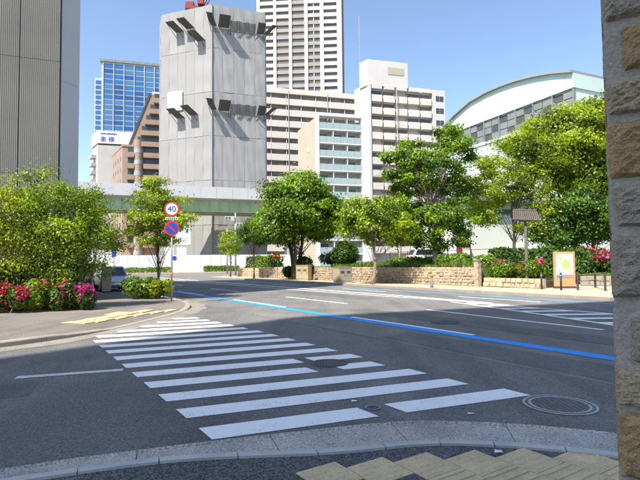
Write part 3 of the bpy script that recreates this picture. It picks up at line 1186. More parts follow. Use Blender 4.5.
# site notice low on the left side, with a teal mark
nb = thing('site_notice', 'white notice board with teal mark above the building-site hoarding', 'notice board', (-26.0, 91.6, 5.3), R(15))
nb.scale = (0.92,) * 3
MB().box(-1.5, 1.5, -0.05, 0.05, 0, 3.9).build('board', M['white_panel'], nb)
b = MB()
for a_ in (-40, 40):
    b.obox(Matrix.Translation((0.75, -0.08, 2.9)) @ Matrix.Rotation(R(a_), 4, 'Y'), 0.09, 0.02, 0.5)
b.build('teal_mark', M['teal'], nb)
b = MB()
for i in range(3):
    b.box(-1.0, 1.0, -0.07, -0.05, 0.5 + 0.4 * i, 0.62 + 0.4 * i)
b.build('printed_lines', M['pole_grey'], nb)
for x in (-1.2, 1.2):
    MB().tube([(x, 0.12, -5.6), (x, 0.12, 3.6)], 0.07, 6).build('post', M['pole_grey'], nb)

# --- tower crane behind the top of the wrapped tower
cr = thing('tower_crane', 'red tower crane on top of the wrapped tower', 'crane', (-27.4, 108.5, HT - 1.0))
cr.scale = (0.8, 0.8, 0.8)
b = MB()
for x in (-0.9, 0.9):
    for y in (-0.9, 0.9):
        b.box(x - 0.1, x + 0.1, y - 0.1, y + 0.1, -3, 2.2)
for z in range(-2, 3):
    b.tube([(-0.9, -0.9, z - 1), (0.9, -0.9, z)], 0.07, 4)
    b.tube([(0.9, -0.9, z - 1), (0.9, 0.9, z)], 0.07, 4)
b.build('mast', M['red_paint'], cr)
MB().prism([(1.6 * math.cos(k * math.pi / 6), 1.6 * math.sin(k * math.pi / 6)) for k in range(12)], 2.2, 2.9).build('slewing_ring', M['pole_dark'], cr)
MB().box(-3.6, 2.0, -1.2, 1.2, 2.9, 3.6).build('machine_deck', M['red_paint'], cr)
MB().box(0.2, 1.9, -2.2, -0.9, 3.6, 5.4).build('cab', M['red_paint'], cr, bevel=0.08)
MB().box(-3.5, -1.2, -1.1, 1.1, 3.6, 5.0).build('winch_housing', M['red_paint'], cr, bevel=0.05)
b = MB()
for x, y in ((-0.7, -0.7), (0.7, -0.7), (0.0, 0.7)):
    b.tube([(1.6, y, 3.7), (13.0, y * 0.6, 24)], 0.12, 5)
for i in range(10):
    t0 = i / 10
    p = Vector((1.6, -0.7, 3.7)).lerp(Vector((13, -0.42, 24)), t0)
    q = Vector((1.6, 0.7, 3.7)).lerp(Vector((13, 0.42, 24)), t0 + 0.1)
    b.tube([p, q], 0.06, 4)
b.build('boom', M['red_paint'], cr)

# --- hoarding round the site, white panels
hd = thing('site_hoarding', 'white panel hoarding along the foot of the wrapped tower', 'hoarding', (-20.75, 92.6, 0.13), R(20))
hme = MB().box(0.01, 0.99, -0.03, 0.03, 0, 3.2).mesh('hoarding_panel', M['white_panel'])
for i in range(22):
    link('hoarding_panel', hme, hd, (-20.5 + 1.85 * i, 0, 0), 0, (1.84, 1, random.uniform(0.99, 1.0)))
for i in range(12):
    MB().box(-20.4 + 3.7 * i, -20.3 + 3.7 * i, 0.04, 0.12, 0, 3.1).build('post', M['pole_grey'], hd)
# two small notices and a blue disc on it
for x in (-7.9, -5.6):
    MB().box(x - 0.85, x + 0.85, -0.07, -0.035, 3.25, 4.6).build('notice', M['sign_white'], hd)
MB().prism([(0.42 * math.cos(k * math.pi / 8), 0.42 * math.sin(k * math.pi / 8)) for k in range(16)], 0, 0.04).build('blue_disc', M['sign_blue'], hd, loc=(-6.9, -0.04, 2.6)).rotation_euler = (R(90), 0, 0)

# --- elevated expressway
ex = thing('elevated_expressway', 'elevated expressway with green girder and white parapet crossing before the tower', 'expressway', (-39.31, 86.0, 0), R(20))
XA, XB = -52.0, 38.5
MB().box(XA, XB, 0.0, 0.5, 11.6, 13.95).build('girder', M['girder'], ex)
MB().box(XA, XB, 7.0, 7.5, 11.6, 13.95).build('girder', M['girder'], ex)
MB().box(XA, XB, 3.4, 3.9, 11.6, 13.95).build('girder', M['girder'], ex)
MB().box(XA, XB, -0.9, 8.4, 13.95, 14.3).build('deck_slab', M['concrete'], ex)
ppm = MB().box(0.02, 3.0, -0.12, 0.12, 0, 2.2).mesh('parapet_panel', M['parapet'])
fl = MB().box(0, 3.02, -0.03, 0.03, 0, 2.0)
for i in range(30):
    link('parapet_panel', ppm, ex, (XA + 3.02 * i, -1.0, 14.1))
    link('parapet_panel', ppm, ex, (XA + 3.02 * i, 8.5, 14.1))
MB().box(XA, XB, -0.12, 0.0, 11.6, 11.72).build('girder_flange', M['girder'], ex)
stf = MB().box(-0.05, 0.05, -0.14, 0.0, 11.72, 13.95).mesh('girder_stiffener', M['girder'])
for i in range(46):
    link('girder_stiffener', stf, ex, (XA + 1.0 + 1.95 * i, 0, 0))
MB().box(XA, XB, -0.16, 0.02, 13.78, 13.94).build('drip_edge', M['parapet'], ex)
for x in (-46, -16.5, 36.5):
    p = MB().box(x - 1.0, x + 1.0, 2.4, 5.0, 0, 9.9)
    p.prism([(x - 1.0, 0.1), (x + 1.0, 0.1), (x + 1.0, 7.3), (x - 1.0, 7.3)], 9.9, 11.6)
    p.build('pier', M['concrete'], ex, bevel=0.05)

# --- very tall white residential tower
tt = thing('white_tower', 'very tall white residential tower with five bays of dark windows', 'building', (-26.06, 203.0, 0), R(-4))
TTH = 126.0
MB().box(0.5, 36.0, 1.6, 24, 0, TTH).build('wall', M['grey_span'], tt)
bays = [(1.2, 7.0), (8.3, 13.7), (15.0, 20.35), (21.85, 27.0), (28.65, 34.2)]
piers = [(-0.2, 1.2), (7.0, 8.3), (13.7, 15.0), (20.35, 21.85), (27.0, 28.65), (34.2, 36.3)]
for a, c in piers:
    MB().box(a, c, -0.15, 1.7, 0, TTH).build('pier', M['white_wall'], tt)
for bi, (a, c) in enumerate(bays):
    w = c - a
    sm = MB().box(0, w, 0.05 if bi not in (1, 2, 3) else 0.25, 0.61, 0, 1.5).mesh('balcony_parapet', M['white_wall'] if bi in (0, 4) else M['tower_span'])
    smw = MB().box(0, w, 0.05, 0.61, 0, 1.5).mesh('balcony_parapet', M['white_wall'])
    ws = MB()
    if bi == 3:
        ws.box(0.1, w * 0.44, 0.62, 0.8, 0, 1.6).box(w * 0.52, w - 0.1, 0.62, 0.8, 0, 1.6)
    else:
        ws.box(0.1, w - 0.1, 0.62, 0.8, 0, 1.6)
    wsm = ws.mesh('window', M['tower_win'])
    wsm2 = ws.mesh('window', M['warm_win'])
    rows = range(19)
    for f in rows:
        z = 64.0 + 3.03 * f
        grey = bi in (1, 2, 3) and (f < 14 if bi != 2 else True)
        link('balcony_parapet', sm if grey else smw, tt, (a, 0, z))
        link('window', random.choice((wsm, wsm, wsm2)), tt, (a, 0, z + 1.45))
    MB().box(a, c, 0.0, 1.7, 0, 64.0).build('lower_wall', M['white_wall'], tt)
    if bi == 3:
        MB().box(a + w * 0.44, a + w * 0.52, 0.3, 1.5, 64, 64 + 3.03 * 19).build('mullion', M['grey_span'], tt)
MB().box(-0.3, 36.4, -0.3, 24.2, TTH, TTH + 0.8).build('roof_slab', M['white_wall'], tt)
MB().box(36.32, 36.9, 2.5, 20, 0, TTH - 2).build('side_shade_strip', M['louvre'], tt)  # dark strip: shade of the tower's right side put into its colour

# --- long white apartment block, seen over the low trees
la = thing('apartment_block', 'long cream-white apartment block with banded balconies behind the small flats', 'building', (14.29, 163.8, -0.48), R(15))
la.scale = (1.3, 1.3, 1.3)
LH = 45.2
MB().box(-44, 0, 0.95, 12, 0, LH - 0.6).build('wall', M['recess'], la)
MB().box(-44.2, 0.3, -0.1, 12.2, LH - 0.6, LH + 0.7).build('roof_slab', M['white_wall2'], la)
MB().box(-0.35, 0.3, -0.05, 1.9, 0, LH - 0.6).build('end_wall', M['white_wall2'], la)
BW = 3.9
par = MB().box(0.02, BW - 0.02, 0.0, 0.16, 0, 1.62).box(0.02, BW - 0.02, 0.16, 0.9, 0, 0.18).mesh('balcony', M['white_wall2'])
wA = MB().box(0.35, 1.7, 0.85, 0.97, 0, 1.75).mesh('window', M['dark_win'])
wA2 = MB().box(0.35, 1.7, 0.85, 0.97, 0, 1.75).mesh('window', M['pale_win'])
wA3 = MB().box(0.35, 1.7, 0.85, 0.97, 0, 1.75).mesh('window', M['warm_win'])
wB = MB().box(2.1, 3.2, 0.85, 0.97, 0, 1.75).mesh('window', M['pale_win'])
wC = MB().box(2.1, 3.4, 0.85, 0.97, 0, 1.75).mesh('window', M['warm_win'])
for f in range(15):
    z = LH - 0.6 - 2.86 * (f + 1)
    if z < 3:
        break
    for c in range(11):
        x = -0.35 - BW * (c + 1)
        link('balcony', par, la, (x, 0, z))
        link('window', random.choice((wA, wA, wA2, wA3)), la, (x, 0, z + 0.35))
        link('window', random.choice((wB, wC, wC)), la, (x, 0, z + 0.35))
for c in range(12):
    MB().box(-0.40 - BW * c, -0.28 - BW * c, 0.18, 0.94, 2, LH - 0.6).build('party_wall', M['white_wall2'], la)
for x in (-9.0, -19.3, -29):
    MB().tube([(x, -0.12, 2), (x, -0.12, LH + 0.2)], 0.09, 6).build('drainpipe', M['grey_span'], la)

# --- white apartment block with a raised stair tower
ab = thing('apartment_block', 'white apartment block with a raised blank block on its roof', 'building', (11.75, 108.0, 0), R(15))
AH = 42.4
lft = Vector((math.cos(R(112)), math.sin(R(112)))) * 4.2
MB().prism([(0, 1.5), (19.2, 1.5), (19.2 + lft.x, 1.5 + lft.y), (lft.x, 1.5 + lft.y)], 0, AH - 0.2).build('wall', M['white_wall'], ab)
MB().prism([(-0.25, 0.3), (0.3, 0.3), (0.3, 1.6), (0.2 + lft.x, 1.5 + lft.y), (-0.35 + lft.x, 1.5 + lft.y), (-0.45, 1.5)], 0, AH).build('side_wall', M['white_wall'], ab)
MB().box(15.9, 19.2, 0.6, 1.6, 0, AH - 0.1).build('end_wall', M['white_wall'], ab)
pent = MB().prism([(-0.3, 0.5), (9.6, 0.5), (9.6 + lft.x * 0.7, 0.5 + lft.y * 0.7), (-0.3 + lft.x * 0.7, 0.5 + lft.y * 0.7)], AH - 0.4, 48.0)
pt = pent.build('stair_tower', M['white_wall'], ab)
MB().box(4.6, 8.6, 0.42, 0.52, 44.9, 46.6).build('vent_louvre', M['cream_wall'], pt)
bw = 3.12
bal = MB()
bal.add([(0.0, 1.5, 0), (0.22, 0.5, 0), (bw - 0.30, 0.5, 0), (bw - 0.06, 1.5, 0), (0.0, 1.5, 1.55), (0.22, 0.5, 1.55), (bw - 0.30, 0.5, 1.55), (bw - 0.06, 1.5, 1.55)],
        [(0, 3, 2, 1), (0, 1, 5, 4), (1, 2, 6, 5), (2, 3, 7, 6), (4, 5, 6, 7)])
balm = bal.mesh('balcony', M['white_wall2'])
dw = MB().box(0.25, bw - 0.3, 1.40, 1.54, 0, 1.15).mesh('window', M['warm_win'])
dws = [dw] + [MB().box(0.25, bw - 0.3, 1.40, 1.54, 0, 1.15).mesh('window', M[k]) for k in ('dark_win', 'tower_win', 'curtain')]
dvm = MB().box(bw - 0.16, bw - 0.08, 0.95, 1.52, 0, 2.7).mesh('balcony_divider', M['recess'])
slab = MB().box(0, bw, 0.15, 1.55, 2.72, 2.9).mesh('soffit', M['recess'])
sw = MB().box(16.8, 17.7, 0.52, 0.62, 0, 1.2).mesh('window', M['dark_win'])
sw2 = MB().box(17.85, 18.75, 0.52, 0.62, 0, 1.2).mesh('window', M['dark_win'])
for f in range(13):
    z = AH - 1.1 - 2.9 * (f + 1)
    for c in range(5):
        x = 0.3 + bw * c
        link('balcony', balm, ab, (x, 0, z))
        link('window', random.choice(dws), ab, (x, 0, z + 1.5))
        link('balcony_divider', dvm, ab, (x, 0, z))
    link('window', sw, ab, (0, 0, z + 1.2))
    link('window', sw2, ab, (0, 0, z + 1.2))
rfm = MB()
rfm.add([(0.0, 1.5, 0), (0.22, 0.4, 0), (bw - 0.30, 0.4, 0), (bw - 0.02, 1.5, 0), (0.0, 1.5, 1.3), (0.4, 0.4, 0.95), (bw - 0.5, 0.4, 0.95), (bw - 0.02, 1.5, 1.3)],
        [(0, 3, 2, 1), (0, 1, 5, 4), (1, 2, 6, 5), (2, 3, 7, 6), (4, 5, 6, 7)])
rfmm = rfm.mesh('roof_canopy', M['white_wall'])
for c in range(5):
    link('roof_canopy', rfmm, ab, (0.3 + bw * c, 0, AH - 1.05))
MB().tube([(6.5, 0.05, 2), (6.5, 0.05, AH - 0.4)], 0.1, 6).build('drainpipe', M['grey_span'], ab)
for z in (41.5, 38.9):
    MB().box(-0.5, -0.34, 1.6, 2.1, z, z + 0.7).build('vent', M['grey_span'], ab)
MB().tube([(-0.6 + lft.x * 0.6, lft.y * 0.65, 46), (-0.6 + lft.x * 0.6, lft.y * 0.65, 59)], 0.06, 5).build('antenna_mast', M['pole_grey'], ab)

# --- small block of flats with glass balconies
sa = thing('small_flats', 'small modern flats with aqua glass balconies and cream side wall', 'building', (-0.29, 82.0, 0), R(15))
FH = 26.6
sl = Vector((math.cos(R(97)), math.sin(R(97)))) * 8.6
MB().prism([(0, 1.4), (8.3, 1.4), (8.3 + sl.x, 1.4 + sl.y), (sl.x, 1.4 + sl.y)], 0, FH).build('wall', M['grey_span'], sa)
MB().prism([(-0.12, 0.6), (0.0, 0.6), (0.0, 1.4), (sl.x, 1.4 + sl.y), (sl.x - 0.14, 1.4 + sl.y)], 0, FH + 0.2).build('side_wall', M['cream_wall'], sa)
MB().box(-0.15, 0.35, -0.08, 1.45, 0, FH + 0.75).build('corner_pier', M['white_panel'], sa)
MB().box(8.05, 8.4, -0.08, 1.45, 0, FH + 0.7).build('corner_pier', M['white_panel'], sa)
MB().box(-0.15, 8.4, -0.1, 1.6, FH + 0.35, FH + 0.8).build('roof_slab', M['white_panel'], sa)
slm = MB().box(0.35, 8.05, 0.0, 1.45, 0, 0.22).mesh('floor_slab', M['white_panel'])
glm = MB().box(0.0, 1.24, 0.0, 0.05, 0, 1.0).mesh('glass_panel', M['aqua'])
wnm = MB().box(0, 1.5, 1.34, 1.42, 0, 1.7).mesh('window', M['dark_win'])
wnms = [wnm, wnm] + [MB().box(0, 1.5, 1.34, 1.42, 0, 1.7).mesh('window', M[k]) for k in ('curtain', 'pale_win')]
dvm2 = MB().box(0, 0.08, 0.08, 1.4, 0, 2.1).mesh('balcony_divider', M['white_panel'])
fh = 2.4
for f in range(11):
    z = FH + 0.35 - fh * (f + 1)
    if z < 0.3:
        break
    link('floor_slab', slm, sa, (0, 0, z))
    for c in range(6):
        link('glass_panel', glm, sa, (0.40 + 1.27 * c, 0.0, z + 0.26))
    for c in range(3):
        link('window', random.choice(wnms), sa, (0.7 + 2.56 * c, 0, z + 0.22))
        if c:
            link('balcony_divider', dvm2, sa, (0.32 + 2.56 * c, 0, z + 0.22))
# lift shaft and plant on the side wall
MB().box(-0.62, -0.1, 4.0, 5.4, 21.5, 22.4).build('air_unit', M['white_panel'], sa)
MB().box(-0.55, -0.12, 6.0, 6.9, 22.1, 22.9).build('air_unit', M['white_panel'], sa)
MB().tube([(-0.25, 3.0, 0), (-0.30, 3.0, FH)], 0.08, 6).build('drainpipe', M['grey_span'], sa)

# --- brown stepped apartment building
br = thing('brown_flats', 'brown stepped apartment building with a round bay, left of the wrapped tower', 'building', (-50.28, 122.0, 0), R(15))
bl = Vector((math.cos(R(108)), math.sin(R(108)))) * 15.0
MB().prism([(0, 0.9), (16, 0.9), (16 + bl.x, 0.9 + bl.y), (bl.x, 0.9 + bl.y)], 0, 32.0).build('wall', M['brown_wall'], br)
up = MB()
yb, yf = 14.0, 0.9
pr = [(1.4, 32.0), (16, 32.0), (16, 46.2), (6.6, 46.2)]
up.add([(p[0], yf, p[1]) for p in pr] + [(p[0] - 2.0, yb, p[1]) for p in pr],
       [(0, 1, 2, 3), (7, 6, 5, 4), (0, 4, 5, 1), (1, 5, 6, 2), (2, 6, 7, 3), (3, 7, 4, 0)])
up.build('upper_wall', M['brown_wall'], br)
MB().add([(1.25, 0.75, 32.1), (6.45, 0.75, 46.3), (4.45, 14.0, 46.3), (-0.75, 14.0, 32.1), (1.75, 0.75, 32.1), (6.95, 0.75, 46.3)],
         [(0, 1, 2, 3), (0, 4, 5, 1)]).build('sloping_roof', M['brown_dark'], br)
bpm = MB().box(0, 1, -0.5, -0.3, 0, 1.25).box(0, 1, -0.3, 0.9, 0, 0.2).mesh('balcony', M['brown_wall'])
bwm = MB().box(0.05, 0.95, 0.80, 0.92, 0, 1.6).mesh('window', M['dark_win'])
for f in range(14):
    z = 43.6 - 2.9 * f
    x0 = 1.2 if z < 30 else (2.6 + (z - 30) * 0.37)
    if z < 2:
        break
    segs = [(x0, 2.9)] if z < 30 else []
    segs += [(max(5.2 if z < 31 else 0.0, x0), 9.6), (9.7, 15.5)]
    for a, c in segs:
        link('balcony', bpm, br, (a, 0, z), 0, (c - a, 1, 1))
        link('window', bwm, br, (a, 0, z + 1.15), 0, (c - a, 1, 1))
k = 14
rbp = [(4.0 + 1.25 * math.cos(math.pi + math.pi * i / k), 0.9 + 1.6 * math.sin(math.pi + math.pi * i / k)) for i in range(k + 1)]
bay = MB().prism(rbp, 0, 33.6).build('round_bay', M['brown_wall'], br)
rw = [(4.0 + 1.29 * math.cos(math.pi + math.pi * i / k), 0.9 + 1.64 * math.sin(math.pi + math.pi * i / k)) for i in range(2, k - 1)]
rwm = MB().prism(rw, 0, 1.1).mesh('window', M['pale_win'])
for f in range(10):
    link('window', rwm, bay, (0, 0, 30.2 - 2.9 * f))
MB().prism([(-0.05, 0.7), (16, 0.7), (16 + bl.x, 0.9 + bl.y), (bl.x - 0.05, 0.9 + bl.y)], 32.0, 32.5).build('cornice', M['brown_wall'], br)
sdm = MB().box(-0.03, 0.05, 0, 1.0, 0, 1.2).mesh('window', M['dark_win'])
for f in range(9):
    for c in range(4):
        q = Vector((0, 0.9)) + bl * ((c + 0.6) / 4.6)
        o = link('window', sdm, br, (q.x - 0.0, q.y, 28.6 - 2.9 * f), R(18))
MB().box(7.0, 15, 3, 9, 46.2, 47.6).build('roof_house', M['white_wall2'], br)

# --- blue glass tower
bt = thing('glass_tower', 'blue glass office tower with pale frame, far behind the brown flats', 'building', (-137.42, 300.0, 0), R(15))
BH = 130.5
MB().box(0.3, 60, 0.4, 30, 0, BH).build('wall', M['blue_frame'], bt)
MB().box(-0.6, 61, -0.5, 31, BH, BH + 1.6).build('roof_rim', M['louvre'], bt)
MB().box(10, 50, 6, 24, BH + 1.6, BH + 4.0).build('roof_plant', M['louvre'], bt)
gw = MB().box(0, 5.5, 0.25, 0.42, 0, 2.6).mesh('window', M['blue_win'])
gws = [gw, gw] + [MB().box(0, 5.5, 0.25, 0.42, 0, 2.6).mesh('window', M[k]) for k in ('blue_win2', 'blue_win3')]
for c in range(9):
    for f in range(17):
        z = BH - 3.8 - 3.3 * f
        link('window', random.choice(gws), bt, (1.68 + 6.15 * c, 0, z))
for c in range(10):
    MB().box(1.1 + 6.15 * c, 1.62 + 6.15 * c, -0.1, 0.5, 0, BH).build('mullion', M['blue_frame'], bt)
MB().box(-5.0, -0.2, 8, 26, 0, BH - 8).build('side_wing', M['blue_frame'], bt)
gw2 = MB().box(-4.3, -0.8, 7.85, 8.02, 0, 2.3).mesh('window', M['blue_win'])
for f in range(16):
    link('window', gw2, bt, (0, 0, BH - 12 - 3.3 * f))

# --- hotel with a blue-lettered sign
ht = thing('hotel', 'grey-white hotel with blue lettering on its white rooftop sign', 'building', (-78.67, 170.0, 0), R(15))
hl = Vector((math.cos(R(112)), math.sin(R(112)))) * 9.5
MB().prism([(0, 0), (12, 0), (12 + hl.x, hl.y), (hl.x, hl.y)], 0, 44.4).build('wall', M['grey_span'], ht)
MB().prism([(-0.2, -0.3), (12, -0.3), (12 + hl.x, hl.y), (hl.x - 0.2, hl.y)], 44.9, 49.4).build('sign_box', M['white_panel'], ht)
MB().prism([(0.3, 0.3), (11.5, 0.3), (11.5 + hl.x, hl.y - 0.5), (hl.x + 0.4, hl.y - 0.5)], 44.4, 44.9).build('sign_base', M['guard'], ht)
for f in range(6):
    MB().box(-1.6, -0.1, 2.5, 6.5, 40.0 - 2.9 * f, 41.1 - 2.9 * f).build('balcony', M['grey_span'], ht, rz=R(22))


def text_obj(body, size, m, parent, loc, rot=(math.pi / 2, 0, 0), depth=0.02, name='lettering', align='CENTER'):
    cu = bpy.data.curves.new(name, 'FONT')
    cu.body = body
    cu.size = size
    cu.align_x = align
    cu.align_y = 'CENTER'
    cu.extrude = depth
    tmp = bpy.data.objects.new(name + '_tmp', cu)
    COL.objects.link(tmp)
    dg = bpy.context.evaluated_depsgraph_get()
    me = bpy.data.meshes.new_from_object(tmp.evaluated_get(dg))
    bpy.data.objects.remove(tmp)
    bpy.data.curves.remove(cu)
    me.materials.clear()
    me.materials.append(m)
    o = link(name, me, parent, loc)
    o.rotation_euler = rot
    return o


text_obj('東 横', 2.1, M['sign_blue'], ht, (3.1, -0.42, 46.3))
b = MB()
rr = random.Random(4)
x = 1.0
while x < 6.2:
    w = rr.uniform(0.25, 0.55)
    b.box(x, x + w, -0.36, -0.31, 48.05 + rr.uniform(0, 0.15), 48.6 + rr.uniform(-0.1, 0.15))
    x += w + 0.12
b.build('small_lettering', M['sign_blue'], ht)

# low roofs seen over the expressway at far left
lb = thing('low_house', 'cream low-rise block with reddish roof, just over the expressway parapet', 'building', (-100.0, 180.0, 0), R(15))
MB().box(0, 9, 0, 10, 0, 33).build('wall', M['cream_wall'], lb)
MB().box(-9, -0.4, 1, 10, 0, 30.5).build('annex', M['red_paint'], lb)
MB().box(0.8, 8.2, -0.05, 0.1, 30.2, 31.4).build('window_band', M['dark_win'], lb)
MB().box(-0.3, 9.3, -0.3, 10.3, 33, 33.5).build('roof', M['grey_span'], lb)

# --- hall with an arched roof, right
hall = thing('arched_hall', 'pale mint sports hall with a low arched roof behind the right trees', 'building', (32.2, 60.0, 0), R(114))
arc = [(0.0, 25.25), (3.0, 26.15), (6.0, 26.8), (9.0, 27.25), (12.0, 27.47), (15.0, 27.5), (18.6, 27.2), (22.3, 26.1), (25.5, 24.7)]
# front runs along +x of this frame; the camera side is +y here
WD = 22.0
wallp = MB()
npt = len(arc)
wallp.add([(p[0], -0.0, 23.4) for p in arc] + [(p[0], -0.0, p[1]) for p in arc] + [(p[0], -WD, 23.4) for p in arc] + [(p[0], -WD, p[1]) for p in arc],
          [(i, i + 1, npt + i + 1, npt + i) for i in range(npt - 1)] + [(npt + i, npt + i + 1, 3 * npt + i + 1, 3 * npt + i) for i in range(npt - 1)]
          + [(0, npt, 3 * npt, 2 * npt), (npt - 1, 3 * npt - 1, 4 * npt - 1, 2 * npt - 1)]
          + [(i, 2 * npt + i, 2 * npt + i + 1, i + 1) for i in range(npt - 1)])
wallp.build('arched_gable', M['mint'], hall)
for i in range(npt - 1):
    a, c = arc[i], arc[i + 1]
    b = MB()
    b.add([(a[0] - 0.0, 0.45, a[1]), (c[0], 0.45, c[1]), (c[0], -WD - 0.4, c[1]), (a[0], -WD - 0.4, a[1]),
           (a[0], 0.45, a[1] + 0.34), (c[0], 0.45, c[1] + 0.34), (c[0], -WD - 0.4, c[1] + 0.34), (a[0], -WD - 0.4, a[1] + 0.34)],
          [(0, 1, 2, 3), (7, 6, 5, 4), (0, 4, 5, 1), (1, 5, 6, 2), (2, 6, 7, 3), (3, 7, 4, 0)])
    b.build('roof_panel', M['mint_edge'], hall)
MB().box(0.15, 25.3, -WD + 0.2, -0.45, 0, 23.4).build('wall', M['hall_white'], hall)
# window band under the gable: louvres and panes in a grid
gl1 = MB().box(0.06, 1.52, -0.40, -0.2, 0, 0.92).mesh('louvre_pane', M['louvre'])
gl2 = MB().box(0.06, 1.52, -0.40, -0.28, 0, 0.92).mesh('window_pane', M['louvre_dark'])
for c in range(16):
    for f in range(3):
        dark = (f + c) % 3 == 0
        link('window_pane' if dark else 'louvre_pane', gl2 if dark else gl1, hall, (0.2 + 1.58 * c, 0, 20.2 + 1.04 * f))
for c in range(9):
    MB().box(0.05 + 3.16 * c, 0.25 + 3.16 * c, -0.4, -0.05, 20.1, 23.4).build('window_post', M['louvre'], hall)
MB().box(0, 25.4, -0.45, 0.1, 19.7, 20.1).build('sill_beam', M['mint'], hall)
for c in range(8):
    MB().box(0.1 + 3.16 * c, 3.22 + 3.16 * c, -0.45, -0.05, 0.0, 19.7).build('wall_panel', M['hall_white'], hall)
vj = MB().box(-0.03, 0.03, 0.0, 0.03, 23.45, 25.2).mesh('panel_joint', M['grey_span'])
for c in range(10):
    link('panel_joint', vj, hall, (2.4 * c + 1.2, 0, 0))
# its low white annex facing the park
an = thing('white_annex', 'plain white annex wall with dark eaves behind the wire fence', 'building', (18.3, 49.5, 1.2), R(18))
MB().box(-3.8, 14, 0, 9, 0, 6.4).build('wall', M['white_panel'], an)
MB().box(-4.3, 14.4, -0.9, 9.4, 6.4, 6.8).build('roof', M['mint_edge'], an)
MB().box(-3.6, 13.8, -0.12, 0.02, 5.2, 5.7).build('window_band', M['louvre_dark'], an)
MB().box(-3.8, 14, -0.06, 0.0, 0.0, 0.5).build('plinth', M['concrete'], an)
sh_ = thing('red_shed', 'small red shed glimpsed between the big park tree and the white annex', 'shed', (14.6, 47.5, 1.2), R(18))
sh_.scale = (0.7, 0.7, 0.8)
MB().box(-1.2, 0.4, 0, 1.2, 0, 2.6).build('body', M['red_paint'], sh_, bevel=0.04)
MB().box(-1.0, 0.2, -0.04, 0.0, 1.2, 2.2).build('front_panel', M['sign_white'], sh_)
MB().box(-1.35, 0.55, -0.3, 1.3, 2.6, 2.7).build('roof', M['pole_dark'], sh_)

# ------------------------------------------------------------------ park across the road
# raised beds behind stone walls (n, u frame)
park = MB().prism([NU(23.5, 18.9), NU(75, 10), NU(85, 60), NU(22.9, 51.5), NU(22.9, 33)], 0.05, 1.18).build('park_ground', M['grass'])
tag(park, kind='structure')
bed2 = MB().prism([NU(23.75, 15.2), NU(27.0, 15.1), NU(31.0, 18.0), NU(23.75, 18.8)], 0.05, 0.5).build('planting_bed', M['soil'])
tag(bed2, kind='structure')
bed3 = MB().prism([NU(31.2, 10.8), NU(60, 4), NU(60, 13), NU(33, 18.0), NU(28.0, 15.2)], 0.05, 0.66).build('park_lawn', M['grass'])
tag(bed3, kind='structure')


def stone_wall(name, label, a, c, h, sx, sz, m, depth=0.35, z0=0.12, slope=0.06):
    """A retaining wall of rough squared stones: core, stones, coping."""
    a = Vector(a)
    c = Vector(c)
    L = (c - a).length
    ang = math.atan2(c.y - a.y, c.x - a.x)
    t = thing(name, label, 'wall', (a.x, a.y, z0), ang)
    MB().box(0, L, -depth, -0.07, 0, h - 0.02).build('core', M['mortar'], t)
    rows = max(2, int(round(h / sz)))
    rh = h / rows
    b = MB()
    rg = random.Random(int(L * 100))
    for r_ in range(rows):
        x = -rg.uniform(0, sx * 0.5)
        while x < L:
            w = sx * rg.uniform(0.55, 1.55)
            x0, x1 = max(0, x + 0.012), min(L, x + w - 0.012)
            if x1 - x0 > 0.05:
                d = rg.uniform(-0.025, 0.06) - slope * (r_ / rows)
                zz0, zz1 = max(0.0, r_ * rh + rg.uniform(-0.012, 0.02)), (r_ + 1) * rh - rg.uniform(0.0, 0.022)
                e = 0.03
                b.add([(x0, -0.07, zz0), (x1, -0.07, zz0), (x1, -0.07, zz1), (x0, -0.07, zz1),
                       (x0 + e, d, zz0 + e), (x1 - e, d + rg.uniform(-.01, .01), zz0 + e), (x1 - e, d, zz1 - e), (x0 + e, d + rg.uniform(-.01, .01), zz1 - e)],
                      [(4, 7, 6, 5), (0, 4, 5, 1), (1, 5, 6, 2), (2, 6, 7, 3), (3, 7, 4, 0)])
            x += w
    o = b.build('stone_facing', m, t)
    o['kind'] = 'stuff'
    return t


# the road side is to the left of the direction of travel here
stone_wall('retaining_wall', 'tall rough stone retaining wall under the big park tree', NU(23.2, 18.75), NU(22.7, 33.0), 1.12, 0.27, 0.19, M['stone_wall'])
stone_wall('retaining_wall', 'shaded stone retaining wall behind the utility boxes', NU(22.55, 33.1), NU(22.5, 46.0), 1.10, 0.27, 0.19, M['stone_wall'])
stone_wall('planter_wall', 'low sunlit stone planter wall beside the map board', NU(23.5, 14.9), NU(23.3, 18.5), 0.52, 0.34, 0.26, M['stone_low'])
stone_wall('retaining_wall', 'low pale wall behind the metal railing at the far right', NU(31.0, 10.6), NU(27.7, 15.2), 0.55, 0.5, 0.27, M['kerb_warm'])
ep = thing('wall_post', 'square stone end post between the tall and the low park walls', 'post', NU(23.0, 18.62, 0.12), ROAD_RZ)
MB().box(-0.14, 0.14, -0.16, 0.16, 0, 1.5).build('shaft', M['stone_wall'], ep, bevel=0.02)
MB().box(-0.18, 0.18, -0.20, 0.20, 1.5, 1.58).build('cap', M['kerb_warm'], ep, bevel=0.02)
# the end of the park's stone wall near the junction
stone_wall('retaining_wall', 'low sunlit stone wall by the junction under the small trees', NU(22.4, 46.4), NU(22.4, 52.0), 0.95, 0.3, 0.19, M['stone_low'])


